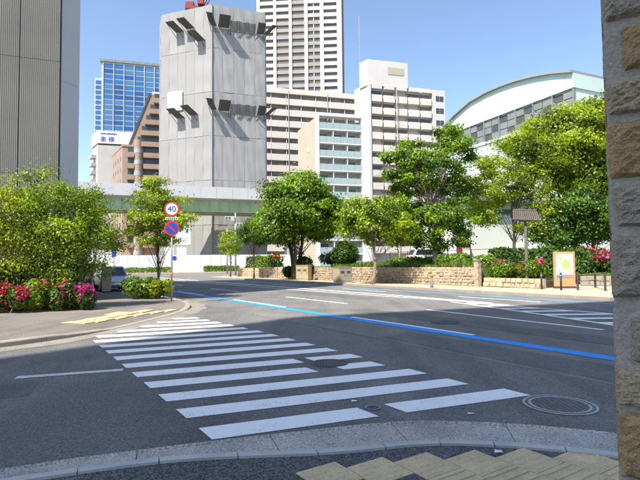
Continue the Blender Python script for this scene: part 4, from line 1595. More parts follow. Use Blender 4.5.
def grass_blades(name, label, region, n, h, z, m='blade'):
    """Uneven grass filling a (n, u) rectangle."""
    nn = RNG.uniform(region[0], region[1], n)
    uu = RNG.uniform(region[2], region[3], n)
    hh = h * RNG.uniform(0.4, 1.25, n) * (0.7 + 0.3 * np.sin(uu * 1.3))
    c = np.stack([CN * nn - SN * uu, SN * nn + CN * uu, z + hh / 2], 1)
    nr = RNG.normal(size=(n, 3))
    nr[:, 2] *= 0.2
    o = leaf_quads(c, nr, 0.5 * h, RNG.random(n), name, M[m], None, aspect=0.16)
    co = np.empty(n * 12, dtype=np.float32)
    o.data.vertices.foreach_get('co', co)
    co = co.reshape(n, 4, 3)
    # stand each blade up
    co[:, 0] = c + np.stack([RNG.normal(size=n) * 0.1, RNG.normal(size=n) * 0.1, hh / 2], 1)
    co[:, 2] = c - np.stack([np.zeros(n), np.zeros(n), hh / 2], 1)
    o.data.vertices.foreach_set('co', co.reshape(-1))
    o.data.update()
    return tag(o, label, 'grass', kind='stuff')


grass_blades('grass', 'long green grass growing on top of the stone retaining wall', (23.3, 26.5, 19.2, 34), 9000, 0.5, 1.17)
grass_blades('lawn_edge', 'bright lawn strip above the low pale wall at the far right', (29.6, 33, 12.6, 16.5), 4000, 0.18, 0.65)

# wire fence on top of the bed
fe = thing('wire_fence', 'thin wire fence with posts before the white annex', 'fence', NU(25.6, 17.2, 0.9), ROAD_RZ)
for i in range(7):
    MB().tube([(2.0 * i, 0, -0.2), (2.0 * i, 0, 1.5)], 0.03, 6).build('post', M['pole_dark'], fe)
for z in (0.75, 1.45):
    MB().tube([(0, 0, z), (12, 0, z)], 0.018, 5).build('rail', M['pole_dark'], fe)

# --- trees and shrubs on the park side
STREET = 'street trees along the park pavement'
tree('street_tree', 'small pale green street tree farthest along the park pavement', NU(21.1, 51.0, 0.12), 2.6, 0.09,
     [(0, 0, 3.7, 1.15, 1.1, 1.25), (-0.2, 0, 4.6, 0.7, 0.7, 0.6)], 42, 60, 0.11, 'leaf_light', n_limbs=6, group=STREET, sig=0.24)
tree('street_tree', 'dark-leaved street tree just left of the orange sign', NU(20.7, 44.0, 0.12), 3.0, 0.09,
     [(0, 0, 4.6, 1.5, 1.4, 1.35), (0.4, 0, 5.6, 0.9, 0.9, 0.6)], 55, 80, 0.12, 'leaf_dark', n_limbs=7, group=STREET, sig=0.27)
tree('park_tree', 'big round-crowned broadleaf tree behind the first utility box', NU(21.6, 37.3, 0.12), 4.0, 0.22,
     [(0.4, 0, 6.6, 3.3, 3.0, 2.5), (-1.2, 0, 5.2, 2.3, 2.2, 1.8), (2.2, 0.3, 5.4, 2.0, 2.0, 1.7), (0.3, -0.4, 8.1, 2.0, 1.9, 1.2)],
     190, 120, 0.19, 'leaf_mid', n_limbs=14, sig=0.46, stems=3)
tree('street_tree', 'spreading street tree with slim grey trunk beside the stone wall', NU(20.5, 25.2, 0.12), 2.9, 0.13,
     [(0.3, 0, 4.2, 2.4, 2.0, 1.2), (-0.9, 0, 4.7, 1.4, 1.3, 1.0), (1.7, 0.3, 3.7, 1.4, 1.2, 0.9), (0.8, 0, 5.2, 1.0, 1.0, 0.6)], 105, 85, 0.14, 'leaf_light', 'bark_pale',
     n_limbs=10, group=STREET, sig=0.30)
tree('park_tree', 'tall open-branched tree rising behind the stone retaining wall', NU(25.3, 24.2, 1.15), 4.6, 0.20,
     [(0.0, 0, 6.9, 2.0, 1.9, 1.5), (-1.9, 0, 6.4, 1.5, 1.4, 1.2), (1.6, 0.2, 8.1, 1.4, 1.3, 1.6), (1.3, 0, 9.6, 0.9, 0.9, 0.8),
      (-1.3, 0, 8.2, 1.3, 1.2, 0.9), (-1.9, 0.2, 4.3, 1.4, 1.4, 0.9), (1.9, 0, 5.4, 1.5, 1.4, 1.0), (0.2, -0.3, 3.6, 2.0, 1.5, 0.9), (2.3, 0.1, 3.2, 1.2, 1.0, 0.9), (-1.0, -0.2, 2.3, 1.6, 1.2, 0.8), (1.2, 0, 2.0, 1.5, 1.0, 0.7), (-2.4, 0, 8.0, 0.9, 0.9, 0.6)],
     190, 85, 0.15, 'leaf_mid', 'bark_pale', n_limbs=30, sig=0.27, shell=0.55)
tree('park_tree', 'airy yellow-green tree with layered twigs behind the slatted lamp', NU(31.7, 22.4, 1.0), 5.6, 0.13,
     [(0, 0, 6.4, 3.3, 2.4, 1.5), (-2.6, 0, 5.4, 2.2, 1.8, 1.1), (1.6, 0, 8.0, 2.6, 2.0, 1.3), (-1.3, 0, 7.8, 1.9, 1.5, 1.0), (2.4, 0, 4.6, 2.2, 1.8, 1.1), (-2.6, 0, 3.9, 1.7, 1.4, 0.6), (0.6, 0, 9.6, 2.0, 1.6, 0.9), (3.0, 0, 9.2, 1.8, 1.6, 1.0), (-3.6, 0, 6.6, 1.2, 1.1, 0.6), (3.4, -0.4, 2.9, 1.5, 1.2, 0.8), (1.6, -0.6, 3.2, 1.5, 1.2, 0.7)],
     270, 60, 0.13, 'leaf_fresh', n_limbs=30, sig=0.36, flat=0.4, shell=0.2)
tree('park_tree', 'tall bright yellow-green tree next to the stone pillar', NU(37.2, 20.6, 0.6), 5.5, 0.25,
     [(-3.4, 0, 10.4, 1.8, 1.6, 1.0), (3.6, 0, 12.4, 1.6, 1.5, 1.0), (0.2, 0, 10.6, 3.2, 3.0, 2.0), (-2.0, 0, 9.0, 2.4, 2.2, 1.6), (2.6, 0, 9.6, 2.6, 2.4, 2.0), (0.8, -0.5, 7.4, 3.0, 2.4, 1.4), (3.6, 0, 6.0, 2.3, 2.0, 1.4), (-1.6, 0, 12.0, 1.5, 1.5, 0.8), (1.4, 0, 12.6, 2.0, 1.8, 0.9)],
     290, 115, 0.18, 'leaf_fresh', n_limbs=22, sig=0.46, shell=0.45, tone_bias=-0.05)
tree('park_tree', 'dark evergreen tree in the shade behind the map board', NU(35.6, 18.6, 0.6), 3.0, 0.17,
     [(0, 0, 4.4, 3.0, 2.4, 1.9), (2.4, 0.4, 4.0, 2.2, 2.0, 1.9), (-2.2, 0, 3.2, 2.0, 1.8, 1.3)], 130, 85, 0.16, 'leaf_dark', n_limbs=12, sig=0.42)
bush('round_bush', 'dark clipped round bush behind the second utility box', NU(25.3, 34.4, 1.15), (1.9, 1.7, 2.4), 5200, 0.11, 'leaf_dark', lumps=6)
for i, (n_, u_, sx, sz, lab) in enumerate((
        (24.6, 22.0, 1.5, 1.0, 'leafy bush at the foot of the open-branched park tree'),
        (25.0, 25.0, 1.2, 0.8, 'low bush in the long grass left of the open-branched tree'),
        (25.4, 19.6, 1.2, 0.9, 'glossy bush at the right end of the tall stone wall'),
        (26.5, 38.5, 2.2, 1.5, 'broad dark bush below the big round-crowned tree'),
        (26.6, 28.5, 1.6, 0.9, 'wide pale bush behind the spreading street tree'))):
    bush('shrub', lab, NU(n_, u_, 1.15), (sx, sx * 0.8, sz), 2600, 0.10, 'leaf_hedge' if i != 3 else 'leaf_dark', group='shrubs on the raised park bed')
bush('shrub', 'dark low shrub on the pavement between the orange sign and the big tree', NU(21.9, 39.0, 0.12), (1.0, 0.7, 1.25), 2600, 0.09, 'leaf_dark')
bush('shrub', 'dark leafy undergrowth hugging the trunks of the big round-crowned tree', NU(22.1, 36.4, 0.12), (1.1, 0.6, 2.2), 3200, 0.10, 'leaf_dark', lumps=7)
AZ = 'azaleas along the park'
bush('azalea', 'azalea with pink blossom left of the slatted lamp', NU(24.4, 17.6, 0.5), (1.0, 0.9, 1.15), 3000, 0.07, 'leaf_hedge', 'bush', AZ, 'petal_pink', 160, fl_size=0.075)
bush('azalea', 'azalea with few pink flowers between the lamp and the map board', NU(24.6, 16.0, 0.5), (1.0, 0.9, 1.2), 2800, 0.07, 'leaf_mid', 'bush', AZ, 'petal_pink', 80, fl_size=0.08)
bush('azalea', 'large azalea in full pink bloom right of the map board', NU(31.2, 16.4, 0.6), (1.5, 1.1, 1.75), 4800, 0.09, 'leaf_dark', 'bush', AZ, 'petal_red', 420, fl_size=0.10)
bush('azalea', 'azalea in pink bloom at the edge of the stone pillar', NU(32.4, 15.0, 0.6), (1.5, 1.2, 1.7), 4200, 0.09, 'leaf_dark', 'bush', AZ, 'petal_pink', 500, fl_size=0.10)
hedge('hedge', 'dark leafy hedge behind the slatted lamp and the map board', NU(27.9, 18.0, 0.5), R(-4), 5.6, 1.5, 1.75, 8000, 0.11, 'leaf_dark')
hedge('hedge', 'green hedge over the low wall by the junction', NU(24.0, 48.5, 1.0), ROAD_RZ, 7.0, 1.2, 1.3, 3500, 0.12)
# hedges on the building-site pavement
for k_, (px, lx, h_, lab) in enumerate(((-14.0, 15.0, 0.85, 'long clipped hedge before the hoarding, left of the signal poles'), (2.4, 6.5, 1.0, 'short clipped hedge at the foot of the signal poles'))):
    p = Vector((-20.9, 90.6)) + tw_dir * px
    hedge('hedge', lab, (p.x, p.y, 0.13), R(20), lx, 1.2, h_, 3200, 0.14, group='hedges before the hoarding')

# ------------------------------------------------------------------ trees and shrubs, left corner
LEFT = 'slender trees before the ribbed building'
for i, (x, y, h_, lab, lmn) in enumerate((
        (-9.95, 16.7, 5.3, 'tallest of the slender trees before the ribbed cladding', 'leaf_light'),
        (-9.05, 16.6, 4.4, 'thin-stemmed tree just right of the tallest slender tree', 'leaf_light'),
        (-8.45, 17.3, 4.5, 'slender tree before the pale corner of the ribbed building', 'leaf_light'),
        (-10.6, 15.9, 4.6, 'slender tree cut off by the left edge of the picture', 'leaf_yellow'))):
    tree('slender_tree', lab, (x, y, 0.11), h_ * 0.45, 0.045,
         [(0, 0, h_ * 0.78, 0.95, 0.7, h_ * 0.20), (0.35, 0, h_ * 0.58, 0.95, 0.7, h_ * 0.16), (-0.45, 0, h_ * 0.48, 0.8, 0.6, h_ * 0.17), (0.1, 0, h_ * 0.32, 0.8, 0.55, h_ * 0.13)],
         105, 50, 0.062, lmn, 'bark_pale', n_limbs=12, group=LEFT, sig=0.22, stems=3, shell=0.2, spread=0.4)
tree('slender_tree', 'darker tree at the right end of the left shrubs, above the parked cars', (-11.2, 22.9, 0.11), 2.2, 0.08,
     [(0, 0, 4.2, 1.0, 1.0, 1.0), (0.4, 0.2, 3.2, 0.8, 0.8, 0.75), (-0.5, 0, 3.2, 0.9, 0.9, 0.8), (1.2, 0, 2.5, 0.6, 0.6, 0.3)], 75, 62, 0.085, 'leaf_light', n_limbs=12, group=LEFT, sig=0.24, shell=0.3)
tree('street_tree', 'layered street tree beside the round road signs', (-7.35, 21.8, 0.11), 2.2, 0.075,
     [(0, 0, 4.1, 1.2, 1.1, 0.8), (-0.6, 0, 3.3, 1.1, 1.0, 0.45), (0.7, 0, 3.5, 1.1, 1.0, 0.45), (0.1, 0, 5.0, 0.75, 0.7, 0.5), (0.2, 0, 2.6, 0.9, 0.8, 0.3)],
     95, 60, 0.085, 'leaf_fresh', n_limbs=12, sig=0.22, flat=0.35, shell=0.3, tone_bias=0.12)
bush('tree_pit_bush', 'dense green bush round the foot of the layered street tree', (-7.8, 21.3, 0.11), (1.05, 0.7, 1.0), 2600, 0.065, 'leaf_hedge', lumps=6)
bush('tree_pit_bush', 'pale leafy shrub right at the trunk of the layered street tree', (-6.95, 21.0, 0.11), (0.55, 0.45, 0.9), 1400, 0.07, 'leaf_yellow', lumps=4)
FLW = 'flowering shrubs at the foot of the ribbed building'
bush('azalea', 'red flowering azalea at the left edge of the picture', (-9.95, 15.35, 0.11), (0.75, 0.5, 0.9), 2400, 0.045, 'leaf_dark', 'bush', FLW, 'petal_red', 750, fl_size=0.045)
bush('azalea', 'leafy shrub with hardly a flower between the red and the magenta azaleas', (-9.15, 15.75, 0.11), (0.6, 0.5, 1.15), 3000, 0.05, 'leaf_light', 'bush', FLW, 'petal_red', 60, fl_size=0.045)
bush('azalea', 'bright magenta azalea at the right end of the flower bed', (-8.1, 16.25, 0.11), (0.68, 0.5, 0.85), 2400, 0.045, 'leaf_dark', 'bush', FLW, 'petal_magenta', 620, fl_size=0.045, lumps=7)
bush('azalea', 'dark shrub with scattered crimson flowers just left of the magenta azalea', (-8.65, 16.0, 0.11), (0.55, 0.45, 0.95), 2400, 0.045, 'leaf_dark', 'bush', FLW, 'petal_red', 150, fl_size=0.045)
hedge('hedge', 'dark undergrowth filling the bed under the slender trees', (-10.7, 16.15, 0.11), R(20), 5.0, 0.6, 1.5, 5200, 0.07, 'leaf_dark')
lf = thing('low_fence', 'low dark bar fence in front of the red azaleas', 'fence', (-11.9, 14.65, 0.11), R(22))
for i in range(26):
    MB().tube([(0.11 * i, 0, 0), (0.11 * i, 0, 0.36)], 0.012, 5).build('bar', M['pole_dark'], lf)
MB().box(-0.02, 2.8, -0.015, 0.015, 0.36, 0.39).build('rail', M['pole_dark'], lf)
bd = MB().prism([(-13.5, 14.6), (-11.6, 15.0), (-9.2, 15.55), (-8.2, 16.1), (-8.3, 17.0), (-9.5, 17.1), (-14.0, 15.4)], 0.10, 0.16).build('flower_bed', M['soil'])
tag(bd, kind='structure')

# ------------------------------------------------------------------ street furniture


def disc(parent, name, r, y, z, m, th=0.012, k=32):
    b = MB()
    vs = []
    for yy in (y - th, y + th):
        vs += [(r * math.cos(2 * math.pi * i / k), yy, z + r * math.sin(2 * math.pi * i / k)) for i in range(k)]
    b.add(vs, [tuple(range(k)), tuple(reversed(range(k, 2 * k)))] + [(i, k + i, k + (i + 1) % k, (i + 1) % k) for i in range(k)])
    return b.build(name, m, parent)


sg = thing('road_sign', 'two round road signs, speed limit above no parking, on a grey pole', 'road sign', (-5.98, 19.45, 0.11), R(10))
MB().tube([(0, 0.06, 0), (0, 0.06, 3.95)], 0.034, 10).build('pole', M['pole_grey'], sg, smooth=True)
MB().tube([(0, 0.06, 1.08), (0, 0.06, 1.16)], 0.037, 10).build('yellow_band', M['orange'], sg)
s1 = disc(sg, 'speed_limit_disc', 0.30, 0.0, 3.72, M['sign_red'])
disc(s1, 'white_field', 0.235, -0.014, 3.72, M['sign_white'], 0.004)
text_obj('40', 0.33, M['sign_blue'], s1, (0, -0.024, 3.715), depth=0.004, name='numerals')
s2 = disc(sg, 'no_parking_disc', 0.30, 0.0, 2.94, M['sign_red'])
disc(s2, 'blue_field', 0.235, -0.014, 2.94, M['sign_blue'], 0.004)
b = MB()
b.obox(Matrix.Translation((0, -0.022, 2.94)) @ Matrix.Rotation(R(45), 4, 'Y'), 0.245, 0.004, 0.032)
b.build('red_slash', M['sign_red'], s2)
sp_ = MB().box(-0.25, 0.25, -0.012, 0.012, 3.28, 3.38).build('aux_plate', M['sign_white'], sg)
b = MB()
for i in range(6):
    b.box(-0.21 + 0.072 * i, -0.165 + 0.072 * i, -0.018, -0.012, 3.30, 3.36)
b.build('aux_marks', M['sign_black'], sp_)
for z in (2.94, 3.72):
    MB().box(-0.05, 0.05, 0.012, 0.05, z - 0.02, z + 0.02).build('bracket', M['pole_grey'], sg)


def utility_box(label, p, rz, w, d, h, m1, m2, group='ground transformer boxes'):
    t = thing('utility_box', label, 'utility box', p, rz, group)
    MB().box(-w / 2, w / 2, -d / 2, d / 2, 0.1, h).build('cabinet', M[m1], t, bevel=0.015)
    MB().box(-w / 2 + 0.03, w / 2 - 0.03, -d / 2 + 0.03, d / 2 - 0.03, 0, 0.1).build('plinth', M['concrete'], t)
    MB().box(-w / 2 - 0.03, w / 2 + 0.03, -d / 2 - 0.03, d / 2 + 0.03, h, h + 0.05).build('lid', M[m2], t, bevel=0.01)
    for x in (-w * 0.24, w * 0.24):
        o = MB().box(x - w * 0.23, x + w * 0.23, -d / 2 - 0.012, -d / 2, 0.16, h - 0.05).build('door', M[m2], t)
        b = MB()
        for i in range(4):
            b.box(x - w * 0.14, x + w * 0.14, -d / 2 - 0.02, -d / 2 - 0.012, h * 0.62 + 0.05 * i, h * 0.62 + 0.028 + 0.05 * i)
        b.build('vent', M['pole_dark'], o)
        MB().box(x + w * 0.16, x + w * 0.18, -d / 2 - 0.035, -d / 2 - 0.012, h * 0.45, h * 0.53).build('handle', M['pole_dark'], o)
    return t


utility_box('upright beige utility box at the foot of the big round-crowned tree', NU(21.2, 35.2, 0.12), R(-25), 1.15, 0.7, 1.25, 'box_beige', 'box_beige')
utility_box('wide beige utility box with grey vented doors, left of the slim-trunked tree', NU(20.9, 29.2, 0.12), R(20), 1.0, 1.25, 1.1, 'box_beige', 'box_grey')
utility_box('narrow beige utility box standing beside the parked cars', (-12.2, 27.6, 0.11), R(30), 0.5, 0.4, 1.35, 'box_beige', 'box_beige')

os_ = thing('orange_sign', 'small orange sign board on a thin pole by the park', 'sign', NU(20.9, 39.4, 0.12), R(10))
MB().tube([(0, 0.03, 0), (0, 0.03, 2.3)], 0.03, 8).build('pole', M['pole_grey'], os_)
b = MB()
b.obox(Matrix.Translation((-0.1, 0, 2.1)) @ Matrix.Rotation(R(8), 4, 'Y'), 0.32, 0.015, 0.26)
b.build('board', M['orange'], os_, bevel=0.004)

st = thing('short_post', 'short grey post with orange reflector on the far kerb', 'post', NU(20.35, 19.7, 0.12))
MB().tube([(0, 0, 0), (0, 0, 0.10), (0, 0, 0.62)], [0.11, 0.085, 0.075], 12).build('shaft', M['wood_post'], st, smooth=True)
MB().tube([(0, 0, 0.62), (0, 0, 0.70), (0, 0, 0.74)], [0.10, 0.10, 0.05], 12).build('reflector_cap', M['orange'], st, smooth=True)

# map board
mbd = thing('map_board', 'brown framed town map board between bollards by the park entrance', 'map board', NU(24.6, 14.35, 0.12), R(-6))
MB().box(-0.55, 0.55, -0.09, 0.09, 0.0, 0.10).build('base', M['pole_dark'], mbd)
MB().box(-0.53, 0.53, -0.07, 0.07, 0.10, 1.92).build('frame', M['board_brown'], mbd, bevel=0.012)
mp_ = MB().box(-0.42, 0.42, -0.085, -0.071, 0.72, 1.80).build('map_panel', M['map_paper'], mbd)


def blot(name, cx, cz, rx, rz_, m, seed, y=-0.0875):
    rg = random.Random(seed)
    pts = [(cx + rx * math.cos(a) * rg.uniform(0.7, 1.15), y, cz + rz_ * math.sin(a) * rg.uniform(0.7, 1.15)) for a in (2 * math.pi * i / 11 for i in range(11))]
    MB().add(pts, [tuple(range(11))]).build(name, m, mp_)


blot('map_park', 0.06, 1.28, 0.23, 0.30, M['map_green'], 3)
blot('map_park', -0.24, 1.58, 0.10, 0.10, M['map_green'], 5)
blot('map_park', 0.27, 0.90, 0.10, 0.09, M['map_green'], 8)
blot('map_water', -0.26, 0.95, 0.13, 0.16, M['map_blue'], 6)
for k_, (x0, z0, x1, z1) in enumerate(((-0.40, 1.05, 0.40, 1.12), (-0.12, 0.74, -0.16, 1.78), (-0.40, 1.66, 0.40, 1.60), (0.30, 0.74, 0.34, 1.78))):
    d_ = Vector((x1 - x0, 0, z1 - z0)).normalized()
    q_ = Vector((-d_.z, 0, d_.x)) * 0.012
    MB().add([(x0 + q_.x, -0.0895, z0 + q_.z), (x1 + q_.x, -0.0895, z1 + q_.z), (x1 - q_.x, -0.0895, z1 - q_.z), (x0 - q_.x, -0.0895, z0 - q_.z)], [(0, 1, 2, 3)]).build('map_road', M['map_road'], mp_)
MB().box(-0.42, -0.05, -0.083, -0.071, 0.56, 0.68).build('blue_label', M['blue_paint'], mbd)
MB().box(-0.02, 0.42, -0.083, -0.071, 0.56, 0.68).build('red_label', M['brown_wall'], mbd)

BOL = 'dark bollards by the park entrance'
bol = thing('bollard', 'slim dark bollard left of the map board', 'bollard', (*NU(23.1, 14.7), 0.12), 0, BOL)
MB().tube([(0, 0, 0), (0, 0, 0.84), (0, 0, 0.87)], [0.05, 0.05, 0.03], 12).build('shaft', M['pole_dark'], bol, smooth=True)
MB().tube([(0, 0, 0.70), (0, 0, 0.74)], 0.055, 12).build('collar', M['pole_grey'], bol)
for p, lab in ((NU(23.0, 13.6), 'slim dark bollard directly before the map board'),):
    c = copy_tree(bol)
    c.location = (p[0], p[1], 0.12)
    c['label'] = lab
ra = thing('railing', 'dark metal railing of two bars at the park entrance', 'railing', NU(23.6, 13.1, 0.12), 0)
pA = Vector(NU(23.6, 13.1))
posts = [Vector((0, 0)), Vector(NU(23.8, 11.9)) - pA, Vector(NU(26.2, 13.6)) - pA]
for i, q in enumerate(posts):
    MB().tube([(q.x, q.y, 0), (q.x, q.y, 0.9)], 0.055, 10).build('post', M['pole_dark'], ra)
for z in (0.42, 0.74):
    for a, c in ((0, 2), (2, 1)):
        MB().tube([(*posts[a], z), (*posts[c], z)], 0.022, 6).build('rail', M['wood_post'], ra)

# slatted lamp
lp = thing('slatted_lamp', 'dark post lamp with a tilted slatted hood by the azaleas', 'lamp', NU(23.9, 16.05, 0.12), R(-8))
MB().tube([(0, 0, 0), (0, 0, 0.5), (0, 0, 3.75)], [0.12, 0.09, 0.07], 12).build('post', M['lamp_wood'], lp, smooth=True)
T0 = Matrix.Translation((0.02, 0, 3.98)) @ Matrix.Rotation(R(4), 4, 'Y') @ Matrix.Rotation(R(-38), 4, 'X')
hood = MB().obox(T0 @ Matrix.Translation((0, 0, -0.36)), 0.74, 0.05, 0.035)
hood.obox(T0 @ Matrix.Translation((0, 0, 0.36)), 0.60, 0.05, 0.035)
hd_ = hood.build('hood_frame', M['lamp_wood'], lp)
for i in range(13):
    x = -0.66 + 0.11 * i
    MB().obox(T0 @ Matrix.Translation((x * 0.95, 0, 0)) @ Matrix.Rotation(R(-x * 9), 4, 'Y'), 0.036, 0.025, 0.34).build('slat', M['lamp_wood'], hd_)
MB().obox(T0 @ Matrix.Translation((0, 0.12, 0)), 0.52, 0.07, 0.24).build('lamp_housing', M['pole_dark'], lp)
MB().tube([(-0.3, 0.1, 3.65), (0.3, 0.1, 3.65)], 0.03, 6).build('cross_arm', M['lamp_wood'], lp)


def signal_pole(name, label, p, h, heads, rz=0.0):
    t = thing(name, label, 'signal pole', p, rz, 'signal poles at the junction')
    MB().tube([(0, 0, 0), (0, 0, h * 0.5), (0, 0, h)], [0.13, 0.11, 0.09], 10).build('pole', M['pole_grey'], t, smooth=True)
    for kind, x, z in heads:
        if kind == 'ped':
            o = MB().box(x - 0.2, x + 0.2, -0.28, -0.05, z, z + 0.75).build('pedestrian_signal', M['pole_dark'], t, bevel=0.02)
            disc(o, 'red_lens', 0.15, -0.29, z + 0.54, M['lamp_red'], 0.01, 16)
            disc(o, 'green_lens', 0.13, -0.29, z + 0.20, M['louvre_dark'], 0.01, 16)
        elif kind == 'veh':
            o = MB().box(x - 0.62, x + 0.62, -0.2, 0.06, z, z + 0.42).build('vehicle_signal', M['pole_grey'], t, bevel=0.03)
            for k2, xx in enumerate((-0.4, 0, 0.4)):
                disc(o, 'lens', 0.15, -0.21, z + 0.21, M['louvre_dark'], 0.01, 16).location.x = x + xx
            MB().tube([(0, 0, z + 0.3), (x, 0, z + 0.25)], 0.04, 6).build('arm', M['pole_grey'], t)
        elif kind == 'box':
            MB().box(x - 0.25, x + 0.25, -0.3, -0.08, z, z + 0.6).build('control_box', M['pole_grey'], t, bevel=0.02)
    return t


signal_pole('signal_pole', 'tall grey signal pole with a red pedestrian light before the hoarding', (-11.3, 64.5, 0.0), 8.4, [('veh', 0.75, 6.6), ('ped', 0.24, 2.9), ('box', -0.3, 7.3), ('veh', -0.75, 7.5)])
signal_pole('signal_pole', 'thinner grey pole with a small box left of the signal pole', (-15.1, 78.5, 0.0), 7.2, [('box', 0.2, 5.6), ('ped', 0.2, 3.4)])
sgn = thing('far_road_sign', 'thin pole with a red and a blue sign above the parked cars', 'road sign', (-25.6, 60.0, 0.0), R(20))
MB().tube([(0, 0.05, 0), (0, 0.05, 5.4)], 0.06, 8).build('pole', M['pole_grey'], sgn)
MB().box(-0.35, 0.35, -0.03, 0.03, 4.7, 5.1).build('red_plate', M['sign_red'], sgn)
MB().box(-0.25, 0.25, -0.03, 0.03, 2.6, 3.6).build('blue_plate', M['sign_blue'], sgn)

# ------------------------------------------------------------------ cars


def car(label, p, rz, paint, scale=1.0, tall=0.0, group='cars parked in the lay-by'):
    """A hatchback: x is its length (front at +x), built as a lofted shell with separate glass, lamps and wheels."""
    t = thing('parked_car', label, 'car', p, rz, group)
    H = 1.50 + tall
    st = [(-2.05, 0.42, 0.70, 0.70), (-2.0, 0.26, 0.86, 0.78), (-1.5, 0.22, 0.93, 0.83), (-0.6, 0.2, 0.95, 0.84), (0.6, 0.2, 0.95, 0.84),
          (1.2, 0.22, 0.92, 0.83), (1.75, 0.26, 0.80, 0.78), (1.98, 0.38, 0.66, 0.66)]
    vs = []
    for x, zb, zt, hw in st:
        for y, z in ((-hw * 0.86, zb), (-hw, zb + 0.18), (-hw, zt - 0.14), (-hw * 0.90, zt), (hw * 0.90, zt), (hw, zt - 0.14), (hw, zb + 0.18), (hw * 0.86, zb)):
            vs.append((x, y, z))
    fs = []
    for i in range(len(st) - 1):
        for k in range(8):
            k2 = (k + 1) % 8
            fs.append((i * 8 + k, i * 8 + k2, i * 8 + 8 + k2, i * 8 + 8 + k))
    fs += [tuple(reversed(range(8))), tuple(range((len(st) - 1) * 8, len(st) * 8))]
    MB().add(vs, fs).build('body', M[paint], t, smooth=False, bevel=0.012)
    # cabin: pillars and roof
    xb0, xt0, xt1, xb1 = -1.92, -1.55, 0.35, 1.15
    zb, zt = 0.90, H
    wb, wt = 0.77, 0.62
    cb = MB()
    cb.add([(xb0, -wb, zb), (xb1, -wb, zb), (xb1, wb, zb), (xb0, wb, zb), (xt0, -wt, zt), (xt1, -wt, zt), (xt1, wt, zt), (xt0, wt, zt)],
           [(4, 5, 6, 7), (0, 1, 5, 4), (1, 2, 6, 5), (2, 3, 7, 6), (3, 0, 4, 7)])
    cb.build('cabin', M[paint], t, bevel=0.04)

    def lerp3(a, b_, u):
        return Vector(a).lerp(Vector(b_), u)

    def pane(name, q, inset_u, inset_v0, inset_v1, off):
        a, b_, c, d = (Vector(v) for v in q)      # bottom a-b, top d-c
        bl_ = a.lerp(d, inset_v0)
        br_ = b_.lerp(c, inset_v0)
        tl = a.lerp(d, inset_v1)
        tr = b_.lerp(c, inset_v1)
        w0 = [bl_.lerp(br_, inset_u), bl_.lerp(br_, 1 - inset_u), tl.lerp(tr, 1 - inset_u), tl.lerp(tr, inset_u)]
        o = Vector(off)
        MB().add([v + o for v in w0], [(0, 1, 2, 3)]).build(name, M['car_glass'], t)
    pane('rear_window', [(xb0, wb, zb), (xb0, -wb, zb), (xt0, -wt, zt), (xt0, wt, zt)], 0.08, 0.12, 0.86, (-0.012, 0, 0.004))
    pane('windscreen', [(xb1, -wb, zb), (xb1, wb, zb), (xt1, wt, zt), (xt1, -wt, zt)], 0.06, 0.06, 0.90, (0.012, 0, 0.012))
    for s in (-1, 1):
        pane('side_window', [(xb0, s * wb, zb), (xb1, s * wb, zb), (xt1, s * wt, zt), (xt0, s * wt, zt)], 0.07, 0.12, 0.84, (0, s * 0.012, 0.003))
        for name, x in (('tail_lamp', -2.03), ('headlamp', 1.88)):
            MB().box(x - 0.05, x + 0.06, s * 0.62 - 0.12, s * 0.62 + 0.12, 0.62, 0.80 if name == 'headlamp' else 0.86).build(name, M['lamp_red'] if name == 'tail_lamp' else M['lamp_clear'], t, bevel=0.015)
        MB().box(0.75, 0.92, s * 0.92 - 0.09, s * 0.92 + 0.09, 0.92, 1.06).build('mirror', M[paint], t, bevel=0.02)
        for x in (-1.28, 1.28):
            w = MB().tube([(x, s * 0.66, 0.31), (x, s * 0.85, 0.31)], 0.31, 20).build('wheel', M['tyre'], t)
            MB().tube([(x, s * 0.85, 0.31), (x, s * 0.862, 0.31)], 0.20, 16).build('rim', M['rim'], w)
    MB().box(-2.09, -2.05, -0.17, 0.17, 0.52, 0.66).build('number_plate', M['sign_white'], t)
    MB().box(1.97, 2.0, -0.17, 0.17, 0.42, 0.55).build('number_plate', M['sign_white'], t)
    MB().box(-2.12, -1.98, -0.74, 0.74, 0.28, 0.48).build('rear_bumper', M[paint], t, bevel=0.03)
    MB().box(1.9, 2.06, -0.68, 0.68, 0.28, 0.42).build('front_bumper', M['car_dark'], t, bevel=0.03)
    t.scale = (scale,) * 3
    return t


car('silver hatchback parked at the kerb, front towards the crossing', NU(5.55, 32.6, 0.0), ROAD_RZ + math.pi, 'car_silver')
car('dark van-like car parked behind the silver hatchback', NU(5.35, 38.0, 0.0), ROAD_RZ + math.pi, 'car_dark', 1.04, 0.16)
car('white car parked beyond the park bushes, only its roof showing', NU(29.5, 28.5, 1.18), R(10), 'car_white', group=None)

# ------------------------------------------------------------------ the stone pillar beside the camera
pl = thing('stone_pillar', 'rough stone gate pillar with brown and grey blocks at the right edge', 'pillar', (1.195, 2.0, 0.035), R(-31.2))
PWID, PDEP, PHT = 0.62, 0.62, 3.4
MB().box(0.012, PWID, 0.012, PDEP, 0, PHT).build('mortar_core', M['mortar'], pl, bevel=0.008)


